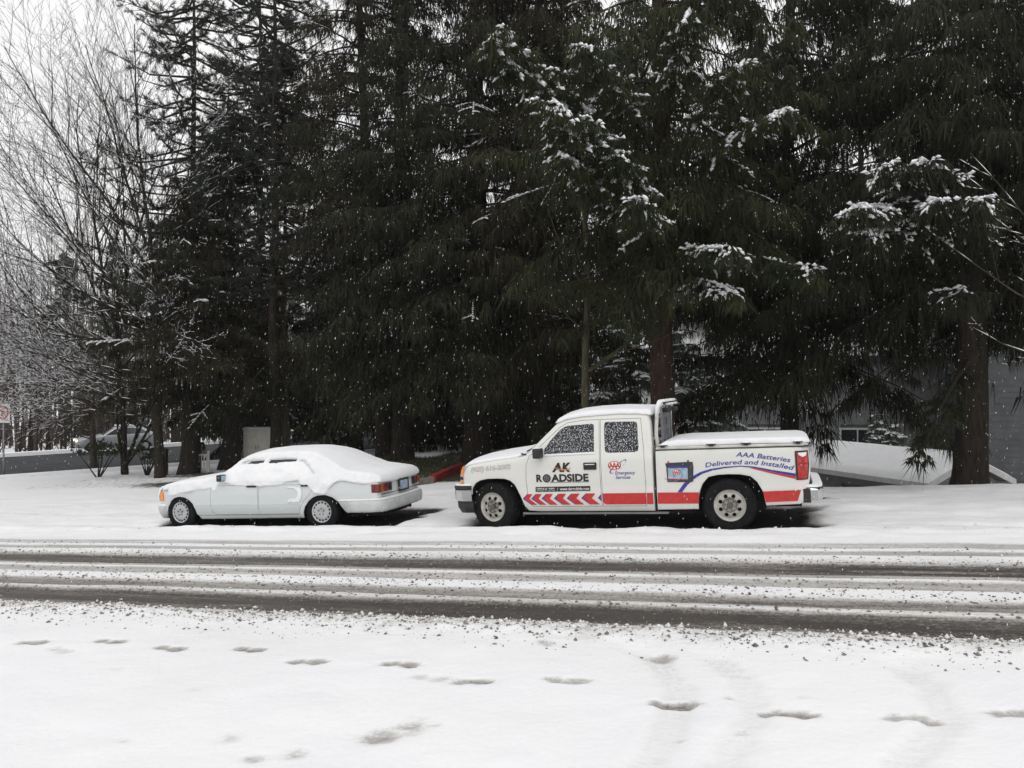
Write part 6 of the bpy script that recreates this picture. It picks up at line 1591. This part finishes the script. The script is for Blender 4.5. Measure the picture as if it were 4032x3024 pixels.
# cars on the cross street
def far_car(name, label, x, y, ang, mat, lit, L=4.5, hgt=1.45, group='cars on the cross street'):
    z0 = float(G(x, y)) + .14
    root = empty(name, label, 'car', group, (x, y, z0), ang)
    k = L / 4.5; q = hgt / 1.45
    o = [(2.2, .30), (2.25, .52), (2.18, .70), (1.9, .80), (1.1, .92), (.85, .98), (.25, 1.36), (-.1, 1.43), (-.8, 1.44), (-1.35, 1.34), (-1.95, 1.02), (-2.2, .95), (-2.25, .55), (-2.18, .30), (-1.75, .24), (-1.70, .42), (-1.55, .58), (-1.35, .64), (-1.15, .58), (-1.0, .42), (-.95, .24),
         (1.0, .24), (1.05, .42), (1.2, .58), (1.4, .64), (1.6, .58), (1.75, .42), (1.8, .26)]
    out = [(a * k, h * q, .04 if h > .5 else .01, .03 if h > .9 else .0, 'windshield' if i_ == 5 else 'rear_window' if i_ == 9 else 'under' if i_ >= 13 else 'body') for i_, (a, h) in enumerate(o)]
    Wf = lambda a, h: float(np.interp(h / q, [.2, .5, .9, .98, 1.4], [.82, .88, .86, .82, .62])) - (.12 * max(0, (a / k - 1.7) / .5) ** 2)
    win = [(.72 * k, .98 * q), (.22 * k, 1.30 * q), (-.1 * k, 1.36 * q), (-.75 * k, 1.37 * q), (-1.25 * k, 1.27 * q), (-1.6 * k, 1.04 * q)]
    b_ = pressed_body(root, out, Wf, [dict(name='side_window', key='w', poly=win, mat='dark_glass', gap=0, depth=.005)], sp=.16, cross=6, mats=dict(body=mat, under='underbody', windshield='dark_glass', rear_window='dark_glass'), names=dict(under='underbody'))
    for wx in (1.4 * k, -1.35 * k):
        for sgn in (1, -1):
            w_ = bpy.data.objects.new('wheel', None); COL.objects.link(w_); w_.parent = root; w_.location = (wx, sgn * .86, .32); w_.rotation_euler = (0, 0, 0 if sgn > 0 else math.pi)
            MB().lathe([(.20, -.02), (.23, 0), (.30, -.01), (.32, -.05), (.32, -.18), (.2, -.2)], 24).build('tyre', 'tyre', w_)
            MB().lathe([(.001, -.01), (.05, -.005), (.19, -.012), (.205, -.03)], 20).build('rim', 'wheel_alloy', w_)
    for sgn in (1, -1):
        hl = MB().lathe([(.001, .05), (.07, .045), (.11, .02), (.12, -.03)], 14, 'Z'); 
        hl.v = [(2.17 * k + z, .60 * sgn + x * 1.5, .68 * q + y * .7) for x, y, z in hl.v]; hl.build('headlight', 'headlamp_lit' if lit else 'clear_lens', root)
    MB().box((2.26 * k, 0, .50 * q), (.04, .9, .16)).build('grille', 'black_plastic', root, bevel=.01)
    MB().box((-.35 * k, 0, 1.49 * q), (.9 * k, 1.1, .05)).build('roof_snow', 'snow', root, bevel=.02)
far_car('silver_car', 'silver car with lit headlights driving on the cross street', -23.0, 48.4, R(180 + 33), 'silver_paint', True)
far_car('dark_car', 'dark car with dim headlights seen between the fir trunks', -11.2, 50.0, R(180 + 30), 'dark_paint', True)
far_car('parked_car', 'pale silver car on the cross street behind the leaning fir trunk', -8.1, 46.2, R(180 + 42), 'silver_paint', True)

# fallen twigs in the snow
def twig(label, a, v, L, ang, seed):
    r = np.random.default_rng(seed); x, y = AV(a, v); z0 = height(x, y)
    mb = MB(); p = [(0, 0, .015)]
    for k in range(5): p.append((p[-1][0] + L / 5 * math.cos(ang + r.normal(0, .25)), p[-1][1] + L / 5 * math.sin(ang + r.normal(0, .25)), .02 + .02 * r.random()))
    mb.tube(p, [.014, .012, .010, .008, .006, .004], 5)
    for k in (2, 3, 4): mb.tube([p[k], (p[k][0] + r.normal(0, .12), p[k][1] + r.normal(0, .12), .06)], [.007, .003], 4)
    o = mb.build('fallen_twig', 'bark_dark'); o.location = (x, y, z0); tag(o, label, 'twig')
twig('long forked twig lying in the snow left of the sedan nose', -14.6, 20.6, 1.6, .5, 1)
twig('thin twig half buried in the snow near the cross street', -16.5, 21.6, .9, -.3, 2)
twig('short stick lying behind the pickup rear wheel', .1, 14.9, .45, .4, 3)
twig('shorter stick beside the stick behind the pickup rear wheel', .55, 15.2, .25, .5, 4)

# ------------------------------------------------------------------ falling snow and the hazy air
rng = np.random.default_rng(99)
N = 29000
yy = 1.6 + (34 - 1.6) * rng.random(N) ** .62
xx = rng.uniform(-.70, .70, N) * yy; zz = 2.15 + rng.uniform(-.45, .50, N) * yy
ok = zz > G(xx, yy) + .15
C = np.stack([xx, yy, zz], 1)[ok]; n_ = len(C)
sz = rng.uniform(.0020, .0046, n_) * np.clip(yy[ok] / 9.0, .35, 1.05)
V = np.array([(.85, 0, .3), (-.5, .7, .4), (-.5, -.7, -.9), (.2, 0, 2.8), (-.1, 0, -2.8)])[None] * (1 + rng.uniform(-.35, .35, (n_, 5, 1))) * sz[:, None, None]
V[..., 0] += V[..., 2] * .12
F = (np.array([(0, 1, 3), (1, 2, 3), (2, 0, 3), (1, 0, 4), (2, 1, 4), (0, 2, 4)])[None] + (np.arange(n_) * 5)[:, None, None]).reshape(-1, 3)
tag(link('falling_snow', np_mesh('falling_snow', (V + C[:, None]).reshape(-1, 3), F), 'snow'), 'snowflakes falling through the whole scene', 'snowflakes', kind='stuff')

m, n, l, b = new_mat('haze_air')
n.remove(b)
vol = n.new('ShaderNodeVolumePrincipled')
vol.inputs['Color'].default_value = (0.93, 0.94, 0.96, 1)
vol.inputs['Density'].default_value = 0.0005
vol.inputs['Anisotropy'].default_value = 0.2
l.new(vol.outputs[0], n['Material Output'].inputs['Volume'])
mb = MB().box((0, 150, 14), (900, 900, 64))
hz = mb.build('haze', 'haze_air', None, False, 0, 'stuff')
tag(hz, 'thin grey snow haze filling the air', 'haze')
